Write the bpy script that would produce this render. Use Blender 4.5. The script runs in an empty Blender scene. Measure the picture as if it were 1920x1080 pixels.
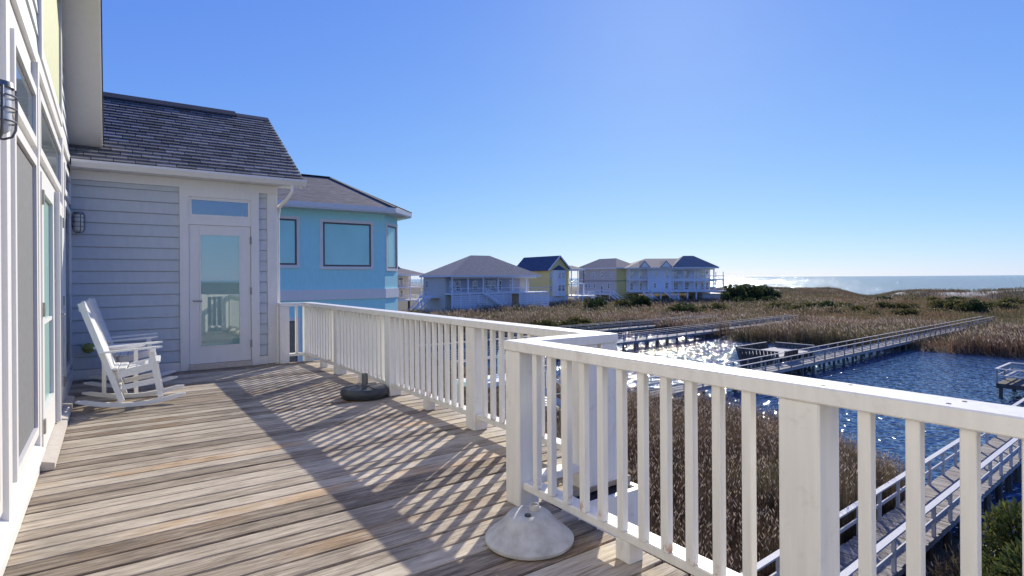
import bpy, math, random
import numpy as np
from mathutils import Vector, Matrix
R = math.radians
rnd = random.Random(7)
SC = bpy.context.scene
COL = SC.collection

# ------------------------------------------------------------------ camera, sky, sun, exposure
EYE = 1.30
YAW, ROLL, FPX = R(35.4), R(0.38), 1064.0
cd = bpy.data.cameras.new('camera'); cam = bpy.data.objects.new('camera', cd); COL.objects.link(cam)
cd.sensor_width = 36.0; cd.lens = 36.0 * FPX / 1920.0; cd.clip_start = 0.05; cd.clip_end = 60000
cd.shift_y = -18.0 / 1920.0
cam.matrix_world = (Matrix.Translation((0, 0, EYE)) @ Matrix.Rotation(-YAW, 4, 'Z')
                    @ Matrix.Rotation(R(90), 4, 'X') @ Matrix.Rotation(-ROLL, 4, 'Z'))
SC.camera = cam

SUN_AZ, SUN_EL = R(51.0), R(26.8)          # azimuth clockwise from +Y
wd = bpy.data.worlds.new('World'); SC.world = wd; wd.use_nodes = True
wn = wd.node_tree.nodes; wl = wd.node_tree.links
sky = wn.new('ShaderNodeTexSky'); sky.sky_type = 'NISHITA'; sky.sun_disc = False
sky.sun_elevation = SUN_EL; sky.sun_rotation = SUN_AZ
sky.air_density = 0.85; sky.dust_density = 0.09; sky.ozone_density = 6.0; sky.altitude = 10
bg = wn['Background']; bg.inputs['Strength'].default_value = 0.105
# one even camera-like response for the whole sky: each channel's contrast is softened alike in every direction
sep = wn.new('ShaderNodeSeparateColor'); cmb = wn.new('ShaderNodeCombineColor')
wl.new(sky.outputs['Color'], sep.inputs[0])
for i, (gain, power) in enumerate(((0.53, 0.80), (0.71, 0.70), (2.36, 0.25))):
    pw_ = wn.new('ShaderNodeMath'); pw_.operation = 'POWER'; pw_.inputs[1].default_value = power
    mu_ = wn.new('ShaderNodeMath'); mu_.operation = 'MULTIPLY'; mu_.inputs[1].default_value = gain
    wl.new(sep.outputs[i], pw_.inputs[0]); wl.new(pw_.outputs[0], mu_.inputs[0]); wl.new(mu_.outputs[0], cmb.inputs[i])
wl.new(cmb.outputs[0], bg.inputs['Color'])
sl = bpy.data.lights.new('sun', 'SUN'); sl.energy = 2.35; sl.angle = R(0.5); sl.color = (1.0, 0.935, 0.79)
so = bpy.data.objects.new('sun', sl); COL.objects.link(so)
sdir = Vector((math.sin(SUN_AZ) * math.cos(SUN_EL), math.cos(SUN_AZ) * math.cos(SUN_EL), math.sin(SUN_EL)))
so.rotation_euler = sdir.to_track_quat('Z', 'Y').to_euler(); so.location = sdir * 60
SC.view_settings.view_transform = 'Standard'; SC.view_settings.look = 'None'
SC.view_settings.exposure = 1.22; SC.view_settings.gamma = 1.0
SC.cycles.use_denoising = True
SC.cycles.max_bounces = 8; SC.cycles.diffuse_bounces = 5; SC.cycles.sample_clamp_indirect = 6.0

# ------------------------------------------------------------------ materials
MATS = {}
class NT:
    """small helper round a material's node tree"""
    def __init__(s, name, rough=0.6):
        m = bpy.data.materials.new(name); m.use_nodes = True; MATS[name] = m
        s.m = m; s.n = m.node_tree.nodes; s.l = m.node_tree.links
        s.b = s.n['Principled BSDF']; s.b.inputs['Roughness'].default_value = rough
        s.out = s.n['Material Output']
    def node(s, t, **kw):
        nd = s.n.new(t)
        for k, v in kw.items(): setattr(nd, k, v)
        return nd
    def link(s, a, b): s.l.new(a, b)
    def coord(s, scale=(1, 1, 1), kind='Object', rand=0.0):
        tc = s.node('ShaderNodeTexCoord'); mp = s.node('ShaderNodeMapping')
        mp.inputs['Scale'].default_value = scale
        s.link(tc.outputs[kind], mp.inputs['Vector'])
        if rand:
            oi = s.node('ShaderNodeObjectInfo'); mu = s.node('ShaderNodeMath', operation='MULTIPLY')
            mu.inputs[1].default_value = rand; s.link(oi.outputs['Random'], mu.inputs[0])
            cb = s.node('ShaderNodeCombineXYZ')
            for i in range(3): s.link(mu.outputs[0], cb.inputs[i])
            s.link(cb.outputs[0], mp.inputs['Location'])
        return mp.outputs[0]
    def pos(s, scale=(1, 1, 1)):
        g = s.node('ShaderNodeNewGeometry'); mp = s.node('ShaderNodeMapping')
        mp.inputs['Scale'].default_value = scale; s.link(g.outputs['Position'], mp.inputs['Vector'])
        return mp.outputs[0]
    def noise(s, vec, scale, detail=4, rough=0.55, dist=0.0):
        n = s.node('ShaderNodeTexNoise'); n.inputs['Scale'].default_value = scale
        n.inputs['Detail'].default_value = detail; n.inputs['Roughness'].default_value = rough
        n.inputs['Distortion'].default_value = dist
        s.link(vec, n.inputs['Vector']); return n.outputs['Fac']
    def ramp(s, fac, stops):
        r = s.node('ShaderNodeValToRGB'); e = r.color_ramp.elements
        while len(e) < len(stops): e.new(0.5)
        for i, (p, c) in enumerate(stops):
            e[i].position = p; e[i].color = (c, c, c, 1) if isinstance(c, (int, float)) else (*c, 1)
        s.link(fac, r.inputs['Fac']); return r.outputs['Color']
    def mix(s, fac, a, b, mode='MIX'):
        m = s.node('ShaderNodeMix', data_type='RGBA', blend_type=mode)
        for val, sock in ((fac, m.inputs[0]), (a, m.inputs[6]), (b, m.inputs[7])):
            if isinstance(val, (int, float)): sock.default_value = val
            elif isinstance(val, tuple): sock.default_value = (*val, 1)
            else: s.link(val, sock)
        return m.outputs[2]
    def objrand(s): return s.node('ShaderNodeObjectInfo').outputs['Random']
    def base(s, c):
        if isinstance(c, tuple): s.b.inputs['Base Color'].default_value = (*c, 1)
        else: s.link(c, s.b.inputs['Base Color'])
    def bump(s, h, strength=0.3, dist=0.01):
        b = s.node('ShaderNodeBump'); b.inputs['Strength'].default_value = strength
        b.inputs['Distance'].default_value = dist
        s.link(h, b.inputs['Height']); s.link(b.outputs[0], s.b.inputs['Normal'])

def paint(name, c, rough=0.5, var=0.12, dirt=0.25, dirtcol=(0.35, 0.32, 0.27), grain=(6, 6, 1.2)):
    t = NT(name, rough)
    v = t.coord(grain, rand=13.0)
    n = t.noise(v, 3.0, 5); n2 = t.noise(t.pos(), 9.0, 6, 0.7)
    c1 = t.mix(t.ramp(n, [(0.3, 1 - var), (0.7, 1.0)]), (0, 0, 0), c, 'MIX')
    c1 = t.mix(1.0, t.ramp(n, [(0.3, 1 - var), (0.7, 1.0)]), c, 'MULTIPLY')
    c2 = t.mix(t.ramp(n2, [(0.57, 0.0), (0.74, dirt)]), c1, dirtcol)
    t.base(c2); t.bump(n, 0.3, 0.004); return t.m
def plain(name, c, rough=0.5, metal=0.0):
    t = NT(name, rough); t.b.inputs['Metallic'].default_value = metal
    n = t.noise(t.pos(), 20.0, 4)
    t.base(t.mix(1.0, t.ramp(n, [(0.3, 0.85), (0.7, 1.0)]), c, 'MULTIPLY')); return t.m

paint('white_paint', (0.87, 0.84, 0.775), 0.45, 0.10, 0.35, (0.42, 0.37, 0.30), (9, 9, 1.0))
paint('white_trim', (0.77, 0.75, 0.705), 0.45, 0.04, 0.10)
paint('chair_white', (0.86, 0.84, 0.79), 0.4, 0.06, 0.15)
paint('siding_blue', (0.54, 0.58, 0.60), 0.6, 0.08, 0.06, (0.5, 0.5, 0.5))
paint('siding_sunlit', (0.66, 0.68, 0.68), 0.6, 0.06, 0.06, (0.5, 0.5, 0.5))  # same siding as siding_blue, made paler: sunlight put into the colour
paint('aqua_wall', (0.45, 0.86, 0.85), 0.6, 0.07, 0.04)
paint('band_grey', (0.84, 0.80, 0.73), 0.6, 0.05, 0.04)
paint('far_white', (0.86, 0.86, 0.86), 0.7, 0.06, 0.05)
paint('far_bluewhite', (0.78, 0.81, 0.86), 0.7, 0.06, 0.05)
paint('far_tan', (0.70, 0.63, 0.52), 0.7, 0.06, 0.05)
paint('far_grey', (0.60, 0.55, 0.51), 0.7, 0.06, 0.05)
paint('far_slate', (0.44, 0.45, 0.52), 0.7, 0.06, 0.05)
paint('far_yellow', (0.92, 0.75, 0.30), 0.7, 0.06, 0.05)
paint('dock_paint', (0.62, 0.60, 0.57), 0.7, 0.2, 0.5, (0.25, 0.22, 0.19))
plain('metal_grey', (0.20, 0.20, 0.20), 0.35, 0.8)
plain('hinge_metal', (0.32, 0.31, 0.29), 0.4, 0.8)
plain('lamp_glass', (0.75, 0.75, 0.74), 0.2)
plain('plastic_charcoal', (0.035, 0.042, 0.05), 0.38)
plain('tube_grey', (0.16, 0.16, 0.155), 0.45, 0.3)
plain('screen_mesh', (0.18, 0.18, 0.185), 0.8)
plain('dark_frame', (0.15, 0.125, 0.11), 0.5)
plain('black_gap', (0.02, 0.02, 0.02), 0.9)
plain('yellow_blind', (0.58, 0.58, 0.33), 0.6)
plain('olive_green', (0.26, 0.30, 0.07), 0.6)
plain('threshold_wood', (0.58, 0.52, 0.44), 0.7)
plain('turquoise', (0.05, 0.50, 0.48), 0.5)

def baluster_paint():
    t = NT('baluster_paint', 0.45); n = t.noise(t.coord((9, 9, 1.0), rand=13.0), 3.0, 5)
    c = t.mix(1.0, t.ramp(n, [(0.3, 0.90), (0.7, 1.0)]), (0.87, 0.84, 0.775), 'MULTIPLY')
    sp = t.node('ShaderNodeSeparateXYZ'); tc = t.node('ShaderNodeTexCoord'); t.link(tc.outputs['Object'], sp.inputs[0])
    low = t.ramp(sp.outputs['Z'], [(0.15, 1.0), (0.21, 0.0)])
    spot = t.ramp(t.noise(t.coord((1, 1, .6), rand=71.0), 26.0, 3), [(0.56, 0.0), (0.66, 0.9)])
    t.base(t.mix(t.mix(1.0, low, spot, 'MULTIPLY'), c, (0.42, 0.17, 0.05))); t.bump(n, 0.12, 0.004)
baluster_paint()
def concrete():
    t = NT('concrete', 0.85); v = t.coord()
    n = t.noise(v, 9, 8, 0.65); n2 = t.noise(v, 60, 3)
    c = t.ramp(n, [(0.3, (0.36, 0.35, 0.32)), (0.55, (0.55, 0.54, 0.51)), (0.75, (0.66, 0.65, 0.62))])
    t.base(c); t.bump(n2, 0.35, 0.006)
concrete()

def deck_wood():
    t = NT('deck_wood', 0.8); rv = t.objrand()
    v = t.coord((2.4, 22, 1), rand=37.0); fine = t.coord((7.0, 170, 1), rand=61.0)
    n1 = t.noise(v, 1.6, 8, 0.68, 0.6); n2 = t.noise(fine, 1.0, 4, 0.6); n3 = t.noise(t.coord((1, 1.4, 1), rand=21.0), 1.7, 3)
    a = t.node('ShaderNodeMath', operation='ADD'); t.link(n1, a.inputs[0])
    m = t.node('ShaderNodeMath', operation='MULTIPLY_ADD'); t.link(rv, m.inputs[0]); m.inputs[1].default_value = 0.38; m.inputs[2].default_value = -0.18
    t.link(m.outputs[0], a.inputs[1])
    b = t.node('ShaderNodeMath', operation='MULTIPLY_ADD'); t.link(n2, b.inputs[0]); b.inputs[1].default_value = 0.62; b.inputs[2].default_value = -0.31
    s2 = t.node('ShaderNodeMath', operation='ADD'); t.link(a.outputs[0], s2.inputs[0]); t.link(b.outputs[0], s2.inputs[1])
    c = t.ramp(s2.outputs[0], [(0.18, (0.105, 0.076, 0.05)), (0.38, (0.26, 0.203, 0.142)), (0.58, (0.45, 0.375, 0.28)), (0.85, (0.67, 0.585, 0.455))])
    # warm, less weathered patches on a few of the boards
    fr = t.node('ShaderNodeMath', operation='MULTIPLY'); t.link(rv, fr.inputs[0]); fr.inputs[1].default_value = 17.31
    fr2 = t.node('ShaderNodeMath', operation='FRACT'); t.link(fr.outputs[0], fr2.inputs[0])
    gate = t.ramp(fr2.outputs[0], [(0.86, 0.0), (0.88, 1.0)])
    warm = t.mix(1.0, t.ramp(n3, [(0.45, 0.0), (0.62, 0.75)]), gate, 'MULTIPLY')
    c = t.mix(warm, c, t.mix(1.0, c, (0.95, 0.72, 0.48), 'MULTIPLY'))
    # knots
    vo = t.node('ShaderNodeTexVoronoi'); vo.inputs['Scale'].default_value = 1.0
    t.link(t.coord((1.7, 7.0, 1), rand=19.0), vo.inputs['Vector'])
    k = t.ramp(vo.outputs['Distance'], [(0.045, 0.85), (0.10, 0.0)])
    c = t.mix(k, c, (0.07, 0.045, 0.03))
    # drying cracks along the grain
    cr = t.noise(t.coord((4.5, 75, 1), rand=43.0), 1.0, 3, 0.6)
    c = t.mix(t.ramp(cr, [(0.31, 0.75), (0.37, 0.0)]), c, (0.05, 0.04, 0.032))
    st_ = t.noise(t.pos((1.0, 1.6, 1)), 1.5, 6, 0.65)
    c = t.mix(1.0, c, t.ramp(st_, [(0.32, 0.68), (0.48, 0.98), (0.70, 1.08)]), 'MULTIPLY')
    t.base(c); t.bump(s2.outputs[0], 0.5, 0.006)
deck_wood()

def grey_wood(name, dark, light, scale=(1, 12, 1)):
    t = NT(name, 0.85); v = t.coord(scale, rand=29.0)
    n = t.noise(v, 2.5, 5, 0.6)
    m = t.node('ShaderNodeMath', operation='MULTIPLY_ADD'); t.link(t.objrand(), m.inputs[0]); m.inputs[1].default_value = 0.3; m.inputs[2].default_value = -0.15
    a = t.node('ShaderNodeMath', operation='ADD'); t.link(n, a.inputs[0]); t.link(m.outputs[0], a.inputs[1])
    t.base(t.ramp(a.outputs[0], [(0.25, dark), (0.7, light)])); t.bump(n, 0.3, 0.006)
grey_wood('dock_plank', (0.13, 0.11, 0.09), (0.42, 0.37, 0.31), (12, 1, 1))
grey_wood('dock_wood', (0.20, 0.185, 0.17), (0.46, 0.43, 0.39))
grey_wood('pile_wood', (0.05, 0.045, 0.04), (0.16, 0.14, 0.12), (4, 4, 0.6))

def shingle(name, d, l, warm=0.0):
    t = NT(name, 0.9); v = t.pos()
    n = t.noise(v, 120, 3); rv = t.objrand(); n2 = t.noise(v, 1.2, 4)
    f = t.mix(0.45, rv, n); f = t.mix(0.25, f, n2)
    t.base(t.ramp(f, [(0.2, d), (0.75, l)])); t.bump(n, 0.4, 0.004); return t
shingle('shingle_dark', (0.07, 0.068, 0.066), (0.29, 0.28, 0.265))
plain('underlay', (0.015, 0.016, 0.02), 0.9)
shingle('shingle_plain', (0.05, 0.05, 0.055), (0.13, 0.125, 0.125))
def courses(name, d, l, sc):
    t = NT(name, 0.9); v = t.coord()
    br = t.node('ShaderNodeTexBrick'); br.inputs['Scale'].default_value = sc; br.inputs['Mortar Size'].default_value = 0.03
    br.inputs['Color1'].default_value = (*d, 1); br.inputs['Color2'].default_value = (*l, 1)
    br.inputs['Mortar'].default_value = (d[0] * 0.5, d[1] * 0.5, d[2] * 0.5, 1)
    t.link(v, br.inputs['Vector']); n = t.noise(v, 3, 5)
    t.base(t.mix(1.0, br.outputs['Color'], t.ramp(n, [(0.3, 0.75), (0.7, 1.1)]), 'MULTIPLY'))
courses('roof_brown', (0.14, 0.125, 0.12), (0.24, 0.215, 0.205), 2.2)
courses('roof_taupe', (0.38, 0.32, 0.27), (0.45, 0.38, 0.32), 1.0)
courses('roof_slate', (0.08, 0.11, 0.17), (0.11, 0.14, 0.21), 1.0)
courses('roof_dim', (0.32, 0.265, 0.235), (0.39, 0.325, 0.29), 1.0)

def glass(name, c, refl=0.35, rough=0.015):
    t = NT(name, 0.4); n = t.noise(t.pos(), 0.8, 2)
    t.base(t.mix(1.0, t.ramp(n, [(0.3, 0.85), (0.7, 1.0)]), c, 'MULTIPLY'))
    g = t.node('ShaderNodeBsdfGlossy'); g.inputs['Roughness'].default_value = rough
    g.inputs['Color'].default_value = (0.9, 0.95, 0.95, 1)
    mx = t.node('ShaderNodeMixShader'); mx.inputs[0].default_value = refl
    t.link(t.b.outputs[0], mx.inputs[1]); t.link(g.outputs[0], mx.inputs[2]); t.link(mx.outputs[0], t.out.inputs['Surface'])
glass('door_glass', (0.30, 0.50, 0.42), 0.24)
glass('dark_glass', (0.05, 0.07, 0.08), 0.45)
glass('aqua_glass', (0.38, 0.80, 0.72), 0.08)
glass('far_glass', (0.04, 0.05, 0.07), 0.25, 0.1)
glass('transom_glass', (0.03, 0.05, 0.10), 0.30)

def water(name, base, bumps, rough, dist=0.25, detail=3):
    t = NT(name, rough); t.base(base); t.b.inputs['IOR'].default_value = 1.33
    v = t.pos((1, 1, 1)); tot = None
    for sc, st, asp in bumps:
        n = t.noise(t.pos((1.0, asp, 1)), sc, detail, 0.6)
        m = t.node('ShaderNodeMath', operation='MULTIPLY'); t.link(n, m.inputs[0]); m.inputs[1].default_value = st
        if tot is None: tot = m.outputs[0]
        else:
            a = t.node('ShaderNodeMath', operation='ADD'); t.link(tot, a.inputs[0]); t.link(m.outputs[0], a.inputs[1]); tot = a.outputs[0]
    t.bump(tot, 1.0, dist)
water('pond_water', (0.045, 0.095, 0.18), [(1.3, 1.0, 1.4), (3.4, 0.34, 1.2)], 0.06, 0.235, 0)
water('sea_water', (0.035, 0.075, 0.09), [(0.10, 3.0, 0.6), (0.5, 1.2, 0.7)], 0.10, 0.95)

def ground():
    t = NT('marsh_ground', 0.95); v = t.pos()
    n = t.noise(v, 0.35, 6, 0.6); n2 = t.noise(v, 3.0, 5, 0.7)
    mud = t.ramp(t.mix(0.5, n, n2), [(0.3, (0.035, 0.028, 0.022)), (0.6, (0.075, 0.06, 0.038)), (0.8, (0.13, 0.105, 0.06))])
    at = t.node('ShaderNodeAttribute', attribute_name='sand')
    sand = t.ramp(n2, [(0.3, (0.42, 0.38, 0.32)), (0.7, (0.60, 0.56, 0.49))])
    t.base(t.mix(at.outputs['Fac'], mud, sand)); t.bump(n2, 0.6, 0.08)
ground()

def veg(name, trans=0.35, rough=0.7):
    t = NT(name, rough); at = t.node('ShaderNodeAttribute', attribute_name='tone')
    t.base(at.outputs['Color']); t.b.inputs['Specular IOR Level'].default_value = 0.25
    tr = t.node('ShaderNodeBsdfTranslucent'); t.link(at.outputs['Color'], tr.inputs['Color'])
    mx = t.node('ShaderNodeMixShader'); mx.inputs[0].default_value = trans
    t.link(t.b.outputs[0], mx.inputs[1]); t.link(tr.outputs[0], mx.inputs[2]); t.link(mx.outputs[0], t.out.inputs['Surface'])
veg('reed'); veg('leafage', 0.3, 0.55)
plain('bark', (0.11, 0.085, 0.065), 0.9)

# ------------------------------------------------------------------ mesh helpers
class MB:
    def __init__(s): s.v = []; s.f = []; s.sm = False
    def add(s, vs, fs):
        o = len(s.v); s.v += [tuple(p) for p in vs]; s.f += [tuple(i + o for i in f) for f in fs]; return s
    def box(s, x0, y0, z0, x1, y1, z1, M=None):
        vs = [(x0, y0, z0), (x1, y0, z0), (x1, y1, z0), (x0, y1, z0), (x0, y0, z1), (x1, y0, z1), (x1, y1, z1), (x0, y1, z1)]
        if M is not None: vs = [M @ Vector(p) for p in vs]
        return s.add(vs, [(3, 2, 1, 0), (4, 5, 6, 7), (0, 1, 5, 4), (1, 2, 6, 5), (2, 3, 7, 6), (3, 0, 4, 7)])
    def bbox(s, x0, y0, z0, x1, y1, z1, b=0.006):
        """box with chamfered edges (rings top and bottom)"""
        def ring(z, i): return [(x0 + i, y0, z), (x1 - i, y0, z), (x1, y0 + i, z), (x1, y1 - i, z), (x1 - i, y1, z), (x0 + i, y1, z), (x0, y1 - i, z), (x0, y0 + i, z)]
        def inner(z): return [(min(max(x, x0 + b), x1 - b), min(max(y, y0 + b), y1 - b), z) for x, y, _ in ring(z, b * 1.6)]
        vs = inner(z0) + ring(z0 + b, b) + ring(z1 - b, b) + inner(z1)
        fs = [tuple(range(7, -1, -1)), tuple(range(24, 32))]
        for k in range(3):
            for i in range(8): fs.append((k * 8 + i, k * 8 + (i + 1) % 8, k * 8 + 8 + (i + 1) % 8, k * 8 + 8 + i))
        return s.add(vs, fs)
    def beam(s, a, b, w, h):
        """rectangular bar from a to b, w sideways, h upwards"""
        a, b = Vector(a), Vector(b); d = (b - a).normalized()
        up = Vector((0, 0, 1)) if abs(d.z) < 0.95 else Vector((1, 0, 0))
        sx = d.cross(up).normalized() * (w / 2); sz = sx.cross(d).normalized() * (h / 2)
        vs = [a - sx - sz, a + sx - sz, a + sx + sz, a - sx + sz, b - sx - sz, b + sx - sz, b + sx + sz, b - sx + sz]
        return s.add(vs, [(0, 1, 2, 3), (7, 6, 5, 4), (1, 0, 4, 5), (2, 1, 5, 6), (3, 2, 6, 7), (0, 3, 7, 4)])
    def prism(s, pts, axis, a, b):
        """2D polygon extruded along an axis (0 x,1 y,2 z) from a to b"""
        def P(p, t):
            q = list(p); q.insert(axis, t); return tuple(q)
        n = len(pts)
        return s.add([P(p, a) for p in pts] + [P(p, b) for p in pts],
                     [tuple(range(n)), tuple(range(2 * n - 1, n - 1, -1))] + [(i, i + n, (i + 1) % n + n, (i + 1) % n) for i in range(n)])
    def lathe(s, prof, c=(0, 0, 0), n=32, axis='z'):
        o = []; cx, cy, cz = c
        for r, z in prof:
            for k in range(n):
                a = 2 * math.pi * k / n; p = (r * math.cos(a), r * math.sin(a), z)
                if axis == 'x': p = (p[2], p[0], p[1])
                o.append((p[0] + cx, p[1] + cy, p[2] + cz))
        fs = [(j * n + k, j * n + (k + 1) % n, (j + 1) * n + (k + 1) % n, (j + 1) * n + k) for j in range(len(prof) - 1) for k in range(n)]
        fs += [tuple(range(n - 1, -1, -1)), tuple((len(prof) - 1) * n + k for k in range(n))]
        return s.add(o, fs)
    def tube(s, pts, r, n=8, close=False):
        pts = [Vector(p) for p in pts]; m = len(pts); o = []; prev = None
        for i, p in enumerate(pts):
            a = pts[(i - 1) % m] if (close or i) else p; b = pts[(i + 1) % m] if (close or i < m - 1) else p
            d = (b - a).normalized()
            if prev is None: prev = d.orthogonal().normalized()
            u = (prev - d * prev.dot(d)).normalized(); prev = u; w = d.cross(u)
            rr = r[i] if isinstance(r, (list, tuple)) else r
            o += [p + (u * math.cos(2 * math.pi * k / n) + w * math.sin(2 * math.pi * k / n)) * rr for k in range(n)]
        fs = []
        for j in range(m if close else m - 1):
            j2 = (j + 1) % m
            fs += [(j * n + k, j * n + (k + 1) % n, j2 * n + (k + 1) % n, j2 * n + k) for k in range(n)]
        if not close: fs += [tuple(range(n - 1, -1, -1)), tuple((m - 1) * n + k for k in range(n))]
        return s.add(o, fs)
    def mesh(s, name):
        me = bpy.data.meshes.new(name); me.from_pydata([tuple(p) for p in s.v], [], s.f)
        import bmesh
        bm = bmesh.new(); bm.from_mesh(me); bmesh.ops.recalc_face_normals(bm, faces=bm.faces); bm.to_mesh(me); bm.free()
        if s.sm:
            for p in me.polygons: p.use_smooth = True
            try: me.set_sharp_from_angle(angle=R(40))
            except Exception: pass
        return me
    def build(s, name, mat, parent=None, loc=(0, 0, 0), smooth=False):
        s.sm = smooth; me = s.mesh(name); me.materials.append(MATS[mat]); return obj(name, me, parent, loc)
def obj(name, me, parent=None, loc=(0, 0, 0), rz=0.0, rot=None):
    o = bpy.data.objects.new(name, me); COL.objects.link(o); o.location = loc
    o.rotation_euler = rot if rot else (0, 0, rz)
    if parent: o.parent = parent
    return o
def tag(o, label=None, cat=None, group=None, kind=None):
    if label: o['label'] = label
    if cat: o['category'] = cat
    if group: o['group'] = group
    if kind: o['kind'] = kind
    return o
def thing(name, label, cat, loc=(0, 0, 0), rz=0.0, group=None):
    o = obj(name, None, None, loc, rz); o.empty_display_size = 0.2; return tag(o, label, cat, group)
def copy_tree(o, parent=None):
    c = o.copy(); COL.objects.link(c); c.parent = parent
    for ch in [x for x in bpy.data.objects if x.parent == o]: copy_tree(ch, c)
    return c
def box(x0, y0, z0, x1, y1, z1): return MB().box(x0, y0, z0, x1, y1, z1)

# ------------------------------------------------------------------ terrain, water
WZ = -7.0; GZ = -6.2
POND = np.array([(24, 64), (22, 34), (23.5, 27), (27, 20), (27.5, 14.5), (24.5, 10.2), (20, 6), (17, 2.5), (17, -6), (26, -20), (70, -30), (90, -8), (75, 10), (74, 17),
                 (73.5, 25), (69.5, 34), (66, 42), (67, 47), (68, 54), (66, 61), (50, 66)], float)
def poly_sd(px, py, poly):
    """signed distance, negative inside (arrays)"""
    d = np.full(px.shape, 1e9); ins = np.zeros(px.shape, bool); n = len(poly)
    for i in range(n):
        a, b = poly[i], poly[(i + 1) % n]; e = b - a
        t = np.clip(((px - a[0]) * e[0] + (py - a[1]) * e[1]) / (e @ e), 0, 1)
        d = np.minimum(d, np.hypot(px - a[0] - t * e[0], py - a[1] - t * e[1]))
        c = ((a[1] <= py) & (b[1] > py)) | ((b[1] <= py) & (a[1] > py))
        xi = a[0] + (py - a[1]) / (e[1] if e[1] else 1e-9) * e[0]
        ins ^= c & (px < xi)
    return np.where(ins, -d, d)
_rs = np.random.RandomState(3); _grid = _rs.rand(256, 256)
def vnoise(x, y):
    xi = np.floor(x).astype(int); yi = np.floor(y).astype(int); fx = x - xi; fy = y - yi
    fx = fx * fx * (3 - 2 * fx); fy = fy * fy * (3 - 2 * fy)
    g = lambda a, b: _grid[a % 256, b % 256]
    return (g(xi, yi) * (1 - fx) + g(xi + 1, yi) * fx) * (1 - fy) + (g(xi, yi + 1) * (1 - fx) + g(xi + 1, yi + 1) * fx) * fy
def fbm(x, y): return 0.5 * vnoise(x, y) + 0.28 * vnoise(x * 2.1 + 7, y * 2.1) + 0.22 * vnoise(x * 4.3, y * 4.3 + 5)
def smooth(a, b, x):
    t = np.clip((x - a) / (b - a), 0, 1); return t * t * (3 - 2 * t)
def dune_amp(x, y):
    ang = np.degrees(np.arctan2(x, y))                    # azimuth from +Y
    gap = np.exp(-((ang - 67.6) / 1.7) ** 2)              # the opening to the beach
    n = fbm(x * 0.045 + 3, y * 0.045)
    return (1.7 + 2.2 * n) * (1 - 0.92 * gap)
def height(x, y):
    sd = poly_sd(x, y, POND) + 1.6 * (fbm(x * 0.4, y * 0.4) - 0.5)
    h = WZ + np.clip(0.12 + 0.16 * sd, -0.9, 0.30) + 0.22 * (fbm(x * 0.2, y * 0.2) - 0.5) * (sd > 0)
    land = np.maximum(smooth(10, 2, x), smooth(70, 96, y - 0.12 * x))
    h = np.maximum(h, h * (1 - land) + (GZ + 0.3 * (fbm(x * 0.1, y * 0.1) - 0.5)) * land)
    back = smooth(95, 150, x); h = h * (1 - back) + (WZ + 0.75 + 0.9 * (fbm(x * 0.06, y * 0.06) - 0.4)) * back
    d = np.exp(-(((x - 196) / 24) ** 2)) + 0.35 * np.exp(-(((x - 150) / 14) ** 2)) * fbm(x * 0.05 + 9, y * 0.05)
    h = h + d * dune_amp(x, y)
    sea = smooth(212, 262, x); return h * (1 - sea) + (WZ - 3.0) * sea
def terrain():
    xs = np.concatenate([np.linspace(-3000, -60, 14), np.linspace(-50, 0, 14), np.arange(2, 100, 1.4), np.arange(100, 290, 2.6)])
    ys = np.concatenate([np.linspace(-3000, -80, 14), np.arange(-75, -20, 5), np.arange(-18, 66, 1.4), np.arange(66, 260, 3.0), np.linspace(265, 4000, 16)])
    X, Y = np.meshgrid(xs, ys, indexing='ij'); Z = height(X, Y); nx, ny = X.shape
    me = bpy.data.meshes.new('ground'); V = np.stack([X, Y, Z], -1).reshape(-1, 3)
    i = np.arange(nx - 1)[:, None] * ny + np.arange(ny - 1)[None]; Q = np.stack([i, i + ny, i + ny + 1, i + 1], -1).reshape(-1, 4)
    raw_mesh(me, V, Q)
    a = me.attributes.new('sand', 'FLOAT', 'POINT')
    s = smooth(176, 200, X) * smooth(0.46, 0.62, fbm(X * 0.11, Y * 0.11)) ; s = np.maximum(s, smooth(206, 222, X))
    a.data.foreach_set('value', s.reshape(-1).astype(np.float32))
    me.materials.append(MATS['marsh_ground'])
    for p in me.polygons: p.use_smooth = True
    tag(obj('ground', me), kind='structure')
def raw_mesh(me, V, Q):
    n = len(Q); me.vertices.add(len(V)); me.vertices.foreach_set('co', V.astype(np.float32).ravel())
    me.loops.add(n * 4); me.loops.foreach_set('vertex_index', Q.astype(np.int32).ravel())
    me.polygons.add(n); me.polygons.foreach_set('loop_start', np.arange(0, n * 4, 4, dtype=np.int32))
    me.update(calc_edges=True)
terrain()
tag(MB().add([(8, -60, WZ), (120, -60, WZ), (120, 80, WZ), (8, 80, WZ)], [(0, 1, 2, 3)]).build('pond_water', 'pond_water'), kind='structure')
tag(MB().add([(205, -40000, WZ), (45000, -40000, WZ), (45000, 40000, WZ), (205, 40000, WZ)], [(0, 1, 2, 3)]).build('sea', 'sea_water'), kind='structure')

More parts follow.
